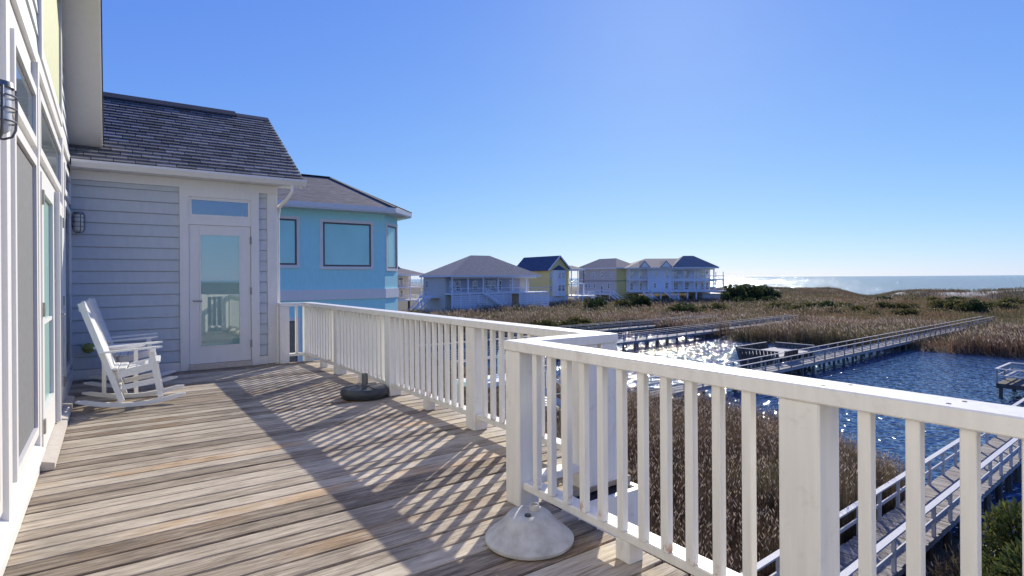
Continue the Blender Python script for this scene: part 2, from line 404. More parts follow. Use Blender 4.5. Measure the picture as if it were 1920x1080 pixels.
# ------------------------------------------------------------------ the deck
deck = tag(MB().box(-0.38, -5.0, -0.25, 2.0, 2.52, -0.045).build('wooden_deck', 'grey_frame' if 'grey_frame' in MATS else 'black_gap'), kind='structure')
MB().box(-0.38, 2.53, -0.25, 2.72, 9.38, -0.045).build('joist_frame', 'black_gap', deck)
def plank_mesh(L):
    m = MB().bbox(-L / 2, -0.0655, -0.034, L / 2, 0.0655, 0.0, 0.005); me = m.mesh('plank'); me.materials.append(MATS['deck_wood']); return me
PW = 0.1435
pm_near, pm_far = plank_mesh(2.47), plank_mesh(3.19)
y = -4.95; k = 0
while y + PW / 2 < 9.40:
    far = y - PW / 2 > 2.45
    obj('plank', pm_far if far else pm_near, deck, ((-0.40 + (2.79 if far else 2.07)) / 2 + rnd.uniform(-.004, .004), y, rnd.uniform(-0.003, 0.0015)), rz=rnd.uniform(-.0008, .0008), rot=None)
    y += PW; k += 1
for (x0, y0, x1, y1) in ((2.742, 2.47, 2.78, 9.38), (2.04, 2.47, 2.741, 2.506), (2.035, -5.0, 2.068, 2.469)):
    MB().box(x0, y0, -0.33, x1, y1, -0.037).build('fascia', 'white_paint', deck)
for (x, y_) in ((2.55, 9.0), (2.55, 6.0), (2.55, 2.8), (1.8, -0.5), (1.8, -4.5)):
    MB().box(x - .1, y_ - .1, GZ - .6, x + .1, y_ + .1, -0.26).build('support_post', 'dock_wood', deck)

# ------------------------------------------------------------------ railing
rail = thing('deck_railing', 'white painted wooden railing with square balusters running along the edge of the deck', 'railing')
TOP = 0.940
post_me = MB().bbox(-.07, -.07, 0, .07, .07, TOP - .0565, .006).mesh('post'); post_me.materials.append(MATS['white_paint'])
bal_me = MB().bbox(-.019, -.019, 0.145, .019, .019, TOP - .0565, .003).mesh('baluster'); bal_me.materials.append(MATS['baluster_paint'])
blk_me = MB().bbox(-.045, -.045, 0, .045, .045, 0.0985, .004).mesh('support_block'); blk_me.materials.append(MATS['white_paint'])
def run(axis, fixed, a, b, posts, blocks=(), cap=0.155, step=0.129, ends=(0.07, 0.07)):
    """one straight run along axis ('x' or 'y') from a to b"""
    P = (lambda t, z=0: (t, fixed, z)) if axis == 'x' else (lambda t, z=0: (fixed, t, z))
    def bar(name, t0, t1, hw, z0, z1):
        m = MB()
        if axis == 'x': m.bbox(t0, fixed - hw, z0, t1, fixed + hw, z1, .005)
        else: m.bbox(fixed - hw, t0, z0, fixed + hw, t1, z1, .005)
        m.build(name, 'white_paint', rail)
    bar('top_rail', a - ends[0], b + ends[1], cap / 2, TOP - .056, TOP)
    for p in posts: obj('post', post_me, rail, P(p))
    edges = sorted([a, b] + list(posts))
    for s, e in zip(edges[:-1], edges[1:]):
        s2 = s + (.0705 if s in posts else 0); e2 = e - (.0705 if e in posts else 0)
        if e2 - s2 < 0.1: continue
        bar('bottom_rail', s2, e2, .048, 0.1, 0.144)
        n = max(1, int(round((e2 - s2) / step)) - 1)
        for i in range(n):
            t = s2 + (e2 - s2) * (i + 1) / (n + 1)
            o = obj('baluster', bal_me, rail, P(t)); 
            # balusters are face-fixed to the inner side of the upper rail
            if axis == 'y': o.location.x -= 0.042
            else: o.location.y -= 0.042
    for t in blocks: obj('support_block', blk_me, rail, P(t))
XR, XN, YC = 2.60, 1.955, 2.66
run('y', XR, YC, 9.30, [YC, 4.20, 5.98, 7.77, 9.30], [3.45, 5.1, 6.9, 8.5], ends=(0.075, 0.075))
run('x', 9.302, 2.225, XR - .0775, [2.225], ends=(0.07, -0.0))
run('x', YC, XN + .0775, XR - .0775, [2.43], ends=(0.0, 0.0))
run('y', XN, -4.6, YC, [-4.6, -2.4, -0.70, 1.00, YC], [1.83, .2, -1.5], ends=(0.07, 0.075))

scr = MB().lathe([(.0065, 0), (.0065, .0012), (.003, .0014)], (0, 0, 0), 8).mesh('screw_head'); scr.materials.append(MATS['dark_frame'])
for i in range(9):
    for dx in (-.035, .04):
        obj('screw_head', scr, rail, (XN + dx + rnd.uniform(-.008, .008), 2.4 - i * .36 + rnd.uniform(-.08, .08), TOP + .0003))
for i in range(6): obj('screw_head', scr, rail, (XR + rnd.uniform(-.04, .04), 3.4 + i * 1.0 + rnd.uniform(-.2, .2), TOP + .0003))
# ------------------------------------------------------------------ own house
house = thing('beach_house', 'grey sided beach house with white trim whose deck one stands on', 'house', (0, 0, 0))
WX = -0.40; YF = 9.40
def rake(y): return 3.05 + 0.62 * (9.62 - y) if y >= 2.5 else 3.05 + 0.62 * (9.62 - 2.5) - 0.62 * (2.5 - y)
MB().prism([(-5.2, GZ - .4), (9.6, GZ - .4), (9.6, rake(9.6)), (2.5, rake(2.5)), (-5.2, rake(-5.2))], 0, -9.0, WX - 0.06).build('wall', 'siding_sunlit', house)
MB().box(WX - .0595, -5.2, 0.0, WX - .02, 9.39, 2.86).build('trim_panel', 'white_trim', house)
MB().box(WX - .0595, -5.2, -0.4, WX - .012, 9.39, -0.001).build('skirt', 'white_trim', house)
MB().box(WX - .0195, -5.2, 2.80, WX + .006, 9.39, 2.90).build('frieze_board', 'white_trim', house)
MB().box(WX - .0195, -5.2, 0.002, WX + .012, 5.0, 0.15).build('baseboard', 'white_trim', house)
MB().box(WX - .0195, 7.82, 0.002, WX + .012, 9.39, 0.15).build('baseboard', 'white_trim', house)
MB().prism([(WX - .0195, 0.1505), (WX + .045, 0.1505), (WX + .045, 0.165), (WX - .0195, 0.20)], 1, 1.8, 5.0).build('ledge', 'white_trim', house)
def clap_me(L, ex, axis):
    """one clapboard, bottom edge proud; axis 'x' faces -y, axis 'y' faces +x"""
    m = MB(); pr = [(0, .012), (.026, .012), (.014, ex), (0, ex)]
    if axis == 'x': m.prism([(-a, b) for a, b in pr], 0, 0, L)
    else: m.prism([(a, b) for a, b in pr], 1, 0, L)
    return m.mesh('clapboard')
def clap_wall(x0, y0, axis, L, z0, z1, ex, mat, parent, cut=None):
    z = z0; base = None
    while z < z1 - 0.03:
        LL = L if cut is None else cut(z + ex)
        if LL <= 0.05: z += ex; continue
        if cut is None:
            if base is None: base = clap_me(L, ex, axis); base.materials.append(MATS[mat])
            me = base if z + ex <= z1 + .02 else None
            if me is None: me = clap_me(L, z1 - z, axis); me.materials.append(MATS[mat])
        else:
            me = clap_me(LL, ex, axis); me.materials.append(MATS[mat])
        obj('clapboard', me, parent, (x0, y0, z)); z += ex
# upper gable boards left and right of the yellow blind window
clap_wall(WX - .032, -5.0, 'y', 10.345, 2.905, 6.4, 0.162, 'siding_sunlit', house, cut=lambda z: min(10.345, 9.62 - (z - 3.05) / .62 + 5.0 - .05))
clap_wall(WX - .032, 7.625, 'y', 2, 2.905, 4.3, 0.162, 'siding_sunlit', house, cut=lambda z: 9.62 - (z - 3.05) / .62 - 7.625 - .03)
def wall_unit(name, y0, y1, z0, z1, mat, fw=0.07, proud=0.012, parent=house, framemat='white_trim', inset=0.0):
    f = MB()
    x0, x1 = WX - .0195, WX + proud
    f.box(x0, y0, z0, x1, y0 + fw, z1).box(x0, y1 - fw, z0, x1, y1, z1).box(x0, y0 + fw, z0, x1, y1 - fw, z0 + fw).box(x0, y0 + fw, z1 - fw, x1, y1 - fw, z1)
    fo = f.build(name, framemat, parent)
    MB().box(WX - .019 + inset, y0 + fw + .002, z0 + fw + .002, WX - .008 + inset, y1 - fw - .002, z1 - fw - .002).build('pane' if 'glass' in mat else ('screen' if 'screen' in mat else 'blind'), mat, fo)
    return fo
wall_unit('window', -0.2, 1.0, 0.28, 2.12, 'dark_glass'); wall_unit('window', 2.2, 3.36, 0.28, 2.12, 'screen_mesh')
w1 = wall_unit('window', 3.85, 4.97, 0.27, 2.13, 'screen_mesh', 0.06)
MB().box(WX - .0195, 3.52, 0.16, WX + .016, 3.64, 2.79).build('mullion', 'white_trim', house)
MB().box(WX - .0195, 5.0, 0.16, WX + .016, 5.1, 2.79).build('mullion', 'white_trim', house)
MB().box(WX - .0195, 7.5, 0.0, WX + .016, 7.68, 2.79).build('mullion', 'white_trim', house)
wall_unit('transom_window', 2.2, 3.36, 2.2, 2.6, 'dark_glass', .06)
wall_unit('transom_window', 3.85, 4.97, 2.2, 2.6, 'dark_glass', .06)
wall_unit('transom_window', 5.2, 7.4, 2.2, 2.66, 'dark_glass', .06)
wall_unit('transom_window', 8.0, 9.2, 2.28, 2.62, 'dark_glass', .06)
wall_unit('window', 7.95, 9.22, 0.25, 2.2, 'dark_glass', 0.06)
MB().box(WX - .0592, 5.35, 2.93, WX - .0197, 7.62, 4.30).build('window_backing', 'white_trim', house)
up = wall_unit('gable_window', 5.35, 7.62, 2.93, 4.30, 'yellow_blind', 0.10, 0.012)
def french_door(y0, y1, hinge_y):
    f = MB(); x0, x1 = WX - .0195, WX + .018
    st = 0.13
    f.box(x0, y0, .085, x1, y0 + st, 2.08).box(x0, y1 - st, .085, x1, y1, 2.08).box(x0, y0 + st, .085, x1, y1 - st, .36).box(x0, y0 + st, 1.95, x1, y1 - st, 2.08)
    f.box(x0, y0 + st, 0.98, x1 - .01, y1 - st, 1.01)
    fo = f.build('french_door', 'white_trim', house)
    MB().box(x0 + .001, y0 + st + .002, .362, x0 + .01, y1 - st - .002, .978).build('pane', 'door_glass', fo)
    MB().box(x0 + .001, y0 + st + .002, 1.012, x0 + .01, y1 - st - .002, 1.948).build('pane', 'door_glass', fo)
    for z in (0.22, 1.05, 1.85):
        MB().box(x1, hinge_y - .03, z, x1 + .012, hinge_y + .03, z + .1).build('hinge', 'hinge_metal', fo)
    return fo
french_door(5.2, 6.29, 5.22); fd = french_door(6.36, 7.42, 7.41)
MB().box(WX + .0185, 6.30, .085, WX + .055, 6.35, 2.08).build('astragal', 'white_trim', fd)
MB().tube([(WX + .02, 6.45, 1.0), (WX + .07, 6.45, 1.0), (WX + .07, 6.57, 1.0)], .009).build('handle', 'hinge_metal', fd, smooth=True)
MB().prism([(WX - .019, .004), (WX + .09, .004), (WX + .09, .05), (WX - .019, .08)], 1, 5.02, 7.80).build('door_sill', 'threshold_wood', house)
# gable roof with boxed rake
def slab(name, mat, x0, x1, off0, off1, ys=(9.72, 2.5, -5.4)):
    pts = [(yy, rake(yy) + off0) for yy in ys] + [(yy, rake(yy) + off1) for yy in reversed(ys)]
    return MB().prism(pts, 0, x0, x1).build(name, mat, house)
slab('soffit', 'white_trim', WX - .055, -0.085, -0.01, 0.03)
slab('fascia', 'white_trim', -0.0845, -0.06, -0.03, 0.20)
main_roof = slab('gable_roof', 'shingle_plain', -9.0, -0.045, 0.201, 0.24)

# wing
WR = 2.13
MB().prism([(YF + .02, GZ - .4), (13.6, GZ - .4), (13.6, 2.80), (11.5, 4.24), (YF + .02, 2.80)], 0, -6.0, WR - .02).build('wing_wall', 'siding_blue', house)
z0 = 0.13
clap_wall(WX + .0, YF + .0195, 'x', 0.828 - WX, z0, 2.64, 0.162, 'siding_blue', house)
clap_wall(1.893, YF + .0195, 'x', 0.115, z0, 2.64, 0.162, 'siding_blue', house)
MB().box(WX + .0, YF - .012, 0.0, .828, YF + .019, .128).build('baseboard', 'white_trim', house)
MB().box(WX - .005, YF - .022, 2.642, 2.165, YF + .019, 2.765).build('frieze_board', 'white_trim', house)
MB().bbox(2.01, YF - .025, 0.0, 2.16, YF + .019, 2.641).build('corner_board', 'white_trim', house)
MB().box(2.1105, YF + .0195, 0.0, 2.155, YF + .15, 2.78).build('corner_board', 'white_trim', house)
MB().box(1.893, YF - .018, 0.0, 2.009, YF + .019, .128).build('baseboard', 'white_trim', house)
# door casing, transom, door
cas = MB(); cas.box(.83, YF - .03, 0, .945, YF + .019, 2.641).box(1.775, YF - .03, 0, 1.892, YF + .019, 2.641)
cas.box(.9455, YF - .028, 2.52, 1.7745, YF + .019, 2.641).box(.9455, YF - .02, 2.115, 1.7745, YF + .019, 2.225)
cs = cas.build('door_casing', 'white_trim', house)
tw = MB(); tw.box(.946, YF - .012, 2.2255, .985, YF + .018, 2.519).box(1.735, YF - .012, 2.2255, 1.774, YF + .018, 2.519)
tw.box(.9855, YF - .012, 2.2255, 1.7345, YF + .018, 2.265).box(.9855, YF - .012, 2.475, 1.7345, YF + .018, 2.519)
two = tw.build('transom_window', 'white_trim', house)
MB().box(.986, YF + .004, 2.266, 1.734, YF + .012, 2.474).build('pane', 'transom_glass', two)
dr = MB(); ly = YF - .004
dr.box(.95, ly, .085, 1.08, ly + .02, 2.112).box(1.63, ly, .085, 1.77, ly + .02, 2.112).box(1.0805, ly, .085, 1.6295, ly + .02, .32).box(1.0805, ly, 1.985, 1.6295, ly + .02, 2.112)
door = dr.build('door', 'white_trim', house)
MB().box(1.081, ly + .008, .321, 1.629, ly + .016, 1.984).build('pane', 'door_glass', door)
gl = MB()
for (a, b, c_, d_) in ((1.0805, .3205, 1.098, 1.9845), (1.612, .3205, 1.6295, 1.9845), (1.0985, .3205, 1.6115, .338), (1.0985, 1.967, 1.6115, 1.9845)):
    gl.box(a, ly - .008, b, c_, ly + .0075, d_)
gl.build('glazing_bead', 'white_trim', door)
MB().tube([(1.0, ly - .001, 1.0), (1.0, ly - .06, 1.0), (1.11, ly - .06, 1.0)], .010).build('handle', 'hinge_metal', door, smooth=True)
for z in (.28, 1.08, 1.85):
    MB().box(1.762, ly - .03, z, 1.782, ly - .0005, z + .11).build('hinge', 'hinge_metal', door)
MB().box(.9455, YF - .06, .002, 1.7745, YF + .019, .08).build('door_sill', 'threshold_wood', house)
# wing roof
EY, EZ, RY, RZ = 9.12, 2.865, 11.5, 4.36
sl_len = math.hypot(RY - EY, RZ - EZ); pit = math.atan2(RZ - EZ, RY - EY)
XE = 2.50
roof = MB().prism([(EY + .02, EZ - .05), (EY + .02, EZ - .012), (RY, RZ - .012), (2 * RY - EY, EZ - .012), (2 * RY - EY, EZ - .05), (RY, RZ - .16)], 0, -6.0, XE - .015).build('wing_roof', 'underlay', house)
ex = 0.128; sw = 0.24; courses_n = int(sl_len / ex)
def sh_me(w):
    m = MB().prism([(0, .010), (0, .026), (ex + .02, .004), (ex + .02, 0)], 0, 0.004, w - .004).mesh('shingle'); m.materials.append(MATS['shingle_dark']); return m
sh_full = sh_me(sw); cs_, sn_ = math.cos(pit), math.sin(pit)
for c in range(courses_n + 1):
    s = c * ex
    if s > sl_len - .02: break
    x = -0.42 - ((c * 0.37) % 1.0) * sw * 0.9
    while x < XE - .02:
        xa = max(x, -0.42); w = min(x + sw, XE) - xa
        if w > 0.03:
            me = sh_full if abs(w - sw) < 1e-4 else sh_me(w)
            lift = rnd.uniform(0, .004)
            obj('shingle', me, roof, (xa, EY + s * cs_, EZ + s * sn_ + lift - .008), rot=(pit, 0, 0))
        x += sw
rc = MB().prism([(RY - .16, RZ - .075), (RY, RZ + .03), (RY + .16, RZ - .075), (RY + .16, RZ - .05), (RY, RZ + .06), (RY - .16, RZ - .05)], 0, -0.4, 1.92); rc.build('ridge_vent', 'shingle_plain', roof)
MB().prism([(RY - .13, RZ - .07), (RY, RZ + .015), (RY + .13, RZ - .07), (RY + .13, RZ - .055), (RY, RZ + .032), (RY - .13, RZ - .055)], 0, 1.921, XE - .01).build('ridge_cap', 'shingle_plain', roof)
MB().prism([(EY + .03, EZ - .15), (EY + .03, EZ - .055), (RY, RZ - .17), (RY, RZ - .28)], 0, XE - .05, XE - .02).build('rake_board', 'white_trim', house)
MB().box(WX, 9.17, 2.768, XE - .06, YF + .1, 2.80).build('wing_soffit', 'white_trim', house)
g = MB().prism([(EY + .05, EZ - .02), (EY - .055, EZ - .01), (EY - .06, EZ - .04), (EY - .02, EZ - .105), (EY + .05, EZ - .105)], 0, WX + .02, XE + .03)
gut = g.build('gutter', 'white_trim', house)
MB().tube([(2.33, EY + .01, EZ - .10), (2.33, EY + .01, EZ - .2), (2.27, EY + .10, EZ - .32), (2.20, EY + .33, EZ - .42), (2.19, EY + .40, EZ - .55), (2.19, EY + .40, 0.02), (2.19, EY + .40, GZ)], .034, 10).build('downspout', 'white_trim', house, smooth=True)

# lanterns (nautical cage lights)
def lantern(loc, label):
    t = thing('wall_lantern', label, 'lamp', loc, 0, None)
    MB().lathe([(.075, 0), (.075, .02), (.055, .035)], (0, 0, 0), 20, 'x').build('backplate', 'metal_grey', t, smooth=True)
    MB().tube([(.03, 0, .0), (.085, 0, .02), (.10, 0, .09), (.10, 0, .13)], .018, 10).build('arm', 'metal_grey', t, smooth=True)
    MB().lathe([(.03, .135), (.058, .125), (.06, .10), (.05, .095)], (.10, 0, 0), 20).build('cap', 'metal_grey', t, smooth=True)
    MB().lathe([(.048, .096), (.050, -.06), (.044, -.095), (.025, -.115), (.005, -.12)], (.10, 0, 0), 20).build('glass_jar', 'lamp_glass', t, smooth=True)
    for z, r_ in ((.06, .066), (0.0, .067), (-.06, .066)):
        MB().tube([(.10 + r_ * math.cos(a * math.pi / 12), r_ * math.sin(a * math.pi / 12), z) for a in range(24)], .0042, 6, True).build('cage_ring', 'metal_grey', t, smooth=True)
    for a0 in (0, 90):
        ca, sa = math.cos(R(a0 + 20)), math.sin(R(a0 + 20)); pts = []
        prof = [(.066, .10), (.068, .0), (.064, -.09), (.05, -.125), (.02, -.14)]
        prof = prof + [(-r_, z) for r_, z in reversed(prof)]
        MB().tube([(.10 + r_ * ca, r_ * sa, z) for r_, z in prof], .006, 6).build('cage_bar', 'metal_grey', t, smooth=True)
    return t
nl = lantern((WX - .015, 2.85, 1.95), 'grey caged nautical wall lantern close by, cut off at the left picture edge')
nl.scale = (.8, .8, .8)
lantern((WX - .015, 9.28, 2.07), 'small dark caged wall lantern in the far corner beside the blue-grey siding')
tp = thing('wall_fitting', 'small round olive green fitting low on the blue-grey siding behind the rocking chairs', 'fitting', (-.22, YF - .003, .42))
MB().tube([(0, 0, 0), (0, -.05, 0)], .022, 10).build('stem', 'hinge_metal', tp)
MB().lathe([(.0, -.07), (.05, -.05), (.075, 0), (.05, .05), (.0, .07)], (0, -.08, 0), 14).build('ball', 'olive_green', tp, smooth=True)

# ------------------------------------------------------------------ rocking chairs, table, umbrella bases
def make_chair(label, group):
    t = thing('rocking_chair', label, 'chair', group=group); W = .27; mat = 'chair_white'
    def rk(x): return .03 + 0.36 * (x - .22) ** 2 
    for s in (-1, 1):
        xs = [-.28 + i * (.95 / 12) for i in range(13)]
        low = [(x, rk(x) - .028) for x in xs]; hi = [(x, rk(x) + (.016 if 0 < i < 12 else -.01)) for i, x in enumerate(xs)]
        MB().prism(low + hi[::-1], 1, s * W - .016, s * W + .016).build('rocker', mat, t)
        # front leg, arm post
        MB().beam((.44, s * (W - .034), .07), (.36, s * (W - .034), .555), .028, .05).build('front_leg', mat, t)
        # long raked back post
        MB().beam((.10, s * (W - .034), .06), (-.235, s * (W - .034), 1.08), .03, .052).build('back_post', mat, t)
        # arm
        arm = MB(); ay = s * (W + .005)
        arm.prism([(-.09, ay - .025), (.30, ay - .036), (.42, ay - .042), (.46, ay), (.42, ay + .042), (.30, ay + .036), (-.09, ay + .025)], 2, -.009, .009)
        arm.v = [(x, y_, z + .575 + .03 * (x + .09) / .56) for x, y_, z in arm.v]; arm.build('armrest', mat, t)
        MB().beam((.065, s * (W - .034), .335), (.385, s * (W - .034), .405), .026, .075).build('seat_rail', mat, t)
        MB().beam((.10, s * (W - .034), .20), (.40, s * (W - .034), .25), .02, .05).build('side_stretcher', mat, t)
    for i in range(6):
        x = .03 + i * .075; z = .375 + .02 * math.cos(i * 1.1) + .055 * (x / .4) ** 1.3 - (.012 if i in (2, 3) else 0)
        MB().bbox(x - .034, -W + .018, z - .01, x + .034, W - .018, z + .01, .004).build('seat_slat', mat, t)
    bp = lambda f: (.02 - .262 * f, .36 + .70 * f)
    for i in range(6):
        yy = -.17 + i * .068; top = 1.02 + .03 * (1 - (abs(i - 2.5) / 2.5) ** 2)
        (x0, z0), (x1, z1) = bp(0.0), bp(top)
        MB().beam((x0 + .012, yy, z0), (x1 + .012, yy, z1), .055, .014).build('back_slat', mat, t)
    for f in (.04, .52, .95):
        x0, z0 = bp(f); MB().beam((x0 - .012, -W + .05, z0), (x0 - .012, W - .05, z0), .022, .06).build('back_rail', mat, t)
    MB().beam((.425, -W + .05, .17), (.425, W - .05, .17), .02, .05).build('front_stretcher', mat, t)
    MB().beam((.385, -W + .02, .40), (.385, W - .02, .40), .024, .08).build('front_rail', mat, t)
    MB().beam((.07, -W + .05, .17), (.07, W - .05, .17), .02, .05).build('back_stretcher', mat, t)
    return t
GC = 'white rocking chairs on the deck'
c1 = make_chair('white slatted rocking chair facing right, the nearer of the pair by the grey wall', GC)
c1.location = (0.02, 7.34, 0.0); c1.rotation_euler.z = R(-4)
c2 = copy_tree(c1); c2['label'] = 'white slatted rocking chair mostly hidden behind the nearer one and the small table'
c2.location = (0.05, 8.62, 0.0); c2.rotation_euler.z = R(-3)
c3 = copy_tree(c1); c3['label'] = 'white rocking chair seen only as a reflection in the glass of the wing door'
c3.location = (0.75, -0.95, 0.0); c3.rotation_euler.z = R(35)
st = thing('side_table', 'small round white slatted side table between the two rocking chairs', 'table', (0.10, 7.98, 0))
for i in range(7):
    yy = -.21 + i * .07; hw = math.sqrt(max(.25 ** 2 - yy * yy, .01)); 
    MB().bbox(-hw, yy - .033, .535, hw, yy + .033, .555, .004).build('top_slat', 'chair_white', st)
for sx in (-1, 1):
    for sy in (-1, 1): MB().bbox(sx * .15 - .02, sy * .15 - .016, 0, sx * .15 + .02, sy * .15 + .016, .534, .003).build('leg', 'chair_white', st)
MB().bbox(-.17, -.012, .485, .17, .012, .534, .003).build('apron', 'chair_white', st)
MB().bbox(-.129, -.15 - .01, .25, .129, -.15 + .01, .29, .003).build('stretcher', 'chair_white', st); MB().bbox(-.129, .14, .25, .129, .16, .29, .003).build('stretcher', 'chair_white', st)

ub = thing('umbrella_base', 'round charcoal plastic parasol base with a short grey tube beside the railing', 'umbrella base', (2.30, 6.06, 0), group='parasol bases')
MB().lathe([(.20, 0), (.245, .012), (.262, .05), (.258, .085), (.235, .112), (.15, .125), (.06, .135), (.02, .136)], (0, 0, 0), 40).build('body', 'plastic_charcoal', ub, smooth=True)
MB().lathe([(.036, .13), (.034, .255), (.028, .255), (.026, .20)], (0.01, 0.02, 0), 20).build('tube', 'tube_grey', ub, smooth=True)
for i in range(3):
    a = R(40 + i * 120); MB().beam((.06 * math.cos(a), .06 * math.sin(a), .134), (.235 * math.cos(a), .235 * math.sin(a), .114), .03, .012).build('rib', 'plastic_charcoal', ub)
cb_scale = (1.03, 1.03, .80)
cb = thing('umbrella_base', 'pale concrete bell shaped parasol base on the deck by the near railing corner', 'umbrella base', (1.695, 2.25, 0), group='parasol bases')
MB().lathe([(.195, 0), (.212, .01), (.214, .028), (.195, .05), (.160, .085), (.128, .125), (.108, .158), (.095, .172), (.06, .178), (.02, .179)], (0, 0, 0), 48).build('body', 'concrete', cb, smooth=True)
MB().lathe([(.026, .175), (.025, .215), (.019, .215), (.018, .18)], (.03, .0, 0), 18).build('collar', 'concrete', cb, smooth=True)
MB().lathe([(.018, .17), (.016, .186), (.004, .186)], (-.035, -.035, 0), 12).build('filler_plug', 'plastic_charcoal', cb, smooth=True)

cb.scale = cb_scale
# ------------------------------------------------------------------ blue neighbour house
bh = thing('neighbour_house', 'turquoise blue neighbouring house with white framed windows and a hipped roof', 'house', (0, 0, 0))
BY = 19.0; fp = [(-4.0, BY), (7.98, BY), (8.85, BY + .87), (8.85, 26.0), (-4.0, 26.0)]
MB().prism(fp, 2, GZ - .5, 3.72).build('wall', 'aqua_wall', bh)
def offs(d): return [(-4.0 - d, BY - d), (7.98 + d * .41, BY - d), (8.85 + d, BY + .87 - d * .41), (8.85 + d, 26.0 + d), (-4 - d, 26 + d)]
MB().prism(offs(.04), 2, .63, .97).build('band', 'band_grey', bh)
ev = offs(.48); zE = 3.78
MB().prism(ev, 2, 3.60, 3.64).build('soffit', 'white_trim', bh)
MB().prism(offs(.50), 2, 3.641, 3.79).build('gutter', 'white_trim', bh)
ev = offs(.47); rl = [(1.0, 22.5), (7.15, 22.5)]; zr = 5.33
V = [(x, y_, zE + .012) for x, y_ in ev] + [(x, y_, zr) for x, y_ in rl]
MB().add(V, [(0, 1, 6, 5), (1, 2, 6), (2, 3, 6), (3, 4, 5, 6), (4, 0, 5), (4, 3, 2, 1, 0)]).build('roof', 'roof_brown', bh)
for (a, b) in ((1, 6), (2, 6)):
    MB().beam(Vector(V[a]) + Vector((0, 0, .02)), Vector(V[b]) + Vector((0, 0, .02)), .16, .03).build('hip_cap', 'shingle_plain', bh)
MB().beam((1.0, 22.5, zr + .02), (7.15, 22.5, zr + .02), .2, .03).build('ridge_cap', 'shingle_plain', bh)
def framed(parent, M, w, h, tw, fw, mat, trimmat='band_grey', sash='dark_frame'):
    """window in a local frame: x along wall, -y outward, z up, origin lower left of casing"""
    f = MB(); f.box(0, -.04, 0, w, 0.01, tw, M).box(0, -.04, h - tw, w, 0.01, h, M).box(0, -.04, tw, tw, 0.01, h - tw, M).box(w - tw, -.04, tw, w, 0.01, h - tw, M)
    o = f.build('window', trimmat, parent)
    s = MB(); a, b, c_, d_ = tw + .002, w - tw - .002, tw + .002, h - tw - .002
    s.box(a, -.028, c_, b, .008, c_ + fw, M).box(a, -.028, d_ - fw, b, .008, d_, M).box(a, -.028, c_ + fw, a + fw, .008, d_ - fw, M).box(b - fw, -.028, c_ + fw, b, .008, d_ - fw, M)
    s.build('frame', sash, o)
    MB().box(a + fw, -.012, c_ + fw, b - fw, -.002, d_ - fw, M).build('pane', mat, o); return o
T = Matrix.Translation
framed(bh, T((5.70, BY, 1.64)), 1.86, 1.68, .10, .055, 'aqua_glass')
framed(bh, T((3.20, BY, 1.68)), 1.86, 1.68, .10, .055, 'aqua_glass')
framed(bh, T((5.70, BY, -1.6)), 1.86, 1.68, .10, .055, 'dark_glass'); framed(bh, T((3.2, BY, -1.6)), 1.86, 1.68, .10, .055, 'dark_glass')
framed(bh, T((8.04, BY + .06, 1.60)) @ Matrix.Rotation(R(45), 4, 'Z'), 1.08, 1.72, .09, .05, 'aqua_glass')

# ------------------------------------------------------------------ far houses
def wbox(p, name, mat, *a): return box(*a).build(name, mat, p)
def far_window(p, x, z, w, h, y=0.0, side='y', mat='far_glass', trim='far_white'):
    if side == 'y': M = T((x, y, z))
    else: M = T((y, x + w, z)) @ Matrix.Rotation(R(-90), 4, 'Z')
    f = MB().box(0, -.06, 0, w, 0.02, .14, M).box(0, -.06, h - .14, w, .02, h, M).box(0, -.06, .14, .14, .02, h - .14, M).box(w - .14, -.06, .14, w, .02, h - .14, M)
    f.box(.14, -.05, h * .48, w - .14, .02, h * .54, M)
    o = f.build('window', trim, p); MB().box(.141, -.03, .141, w - .141, -.012, h - .141, M).build('pane', mat, o)
def hip(p, x0, y0, x1, y1, z, zt, inset, mat, over=.6, name='roof'):
    x0 -= over; y0 -= over; x1 += over; y1 += over; w, d = x1 - x0, y1 - y0
    if w >= d: a, b = (x0 + inset, (y0 + y1) / 2), (x1 - inset, (y0 + y1) / 2); fs = [(0, 1, 5, 4), (1, 2, 5), (2, 3, 4, 5), (3, 0, 4)]
    else: a, b = ((x0 + x1) / 2, y0 + inset), ((x0 + x1) / 2, y1 - inset); fs = [(0, 1, 4), (1, 2, 5, 4), (2, 3, 5), (3, 0, 4, 5)]
    v = [(x0, y0, z), (x1, y0, z), (x1, y1, z), (x0, y1, z), (*a, zt), (*b, zt)]
    r_ = MB().add(v, fs + [(3, 2, 1, 0)]).build(name, mat, p)
    m = MB().box(x0 + .02, y0 + .02, z - .35, x1 - .02, y1 - .02, z - .003); m.build('eave_board', 'far_white', p); return r_
def balustrade(p, x0, x1, y, z, mat='far_white', h=1.0, side='x', step=.35):
    m = MB()
    def B(a, b, c_, d_, e, f_): m.box(a, c_, e, b, d_, f_) if side == 'x' else m.box(c_, a, e, d_, b, f_)
    B(x0, x1, y - .05, y + .05, z + h - .1, z + h); B(x0, x1, y - .04, y + .04, z + .1, z + .18)
    n = int((x1 - x0) / step)
    for i in range(n + 1):
        x = x0 + .03 + i * (x1 - x0 - .06) / max(n, 1); big = i % 6 == 0; q = .07 if big else .03
        B(x - q * .4, x + q * .4, y - q * .4, y + q * .4, z if big else z + .19, z + h - .11)
    return m.build('balustrade', mat, p)
def column(p, x, y, z0, z1, mat='far_white', w=.26): return MB().bbox(x - w / 2, y - w / 2, z0, x + w / 2, y + w / 2, z1, .02).build('column', mat, p)
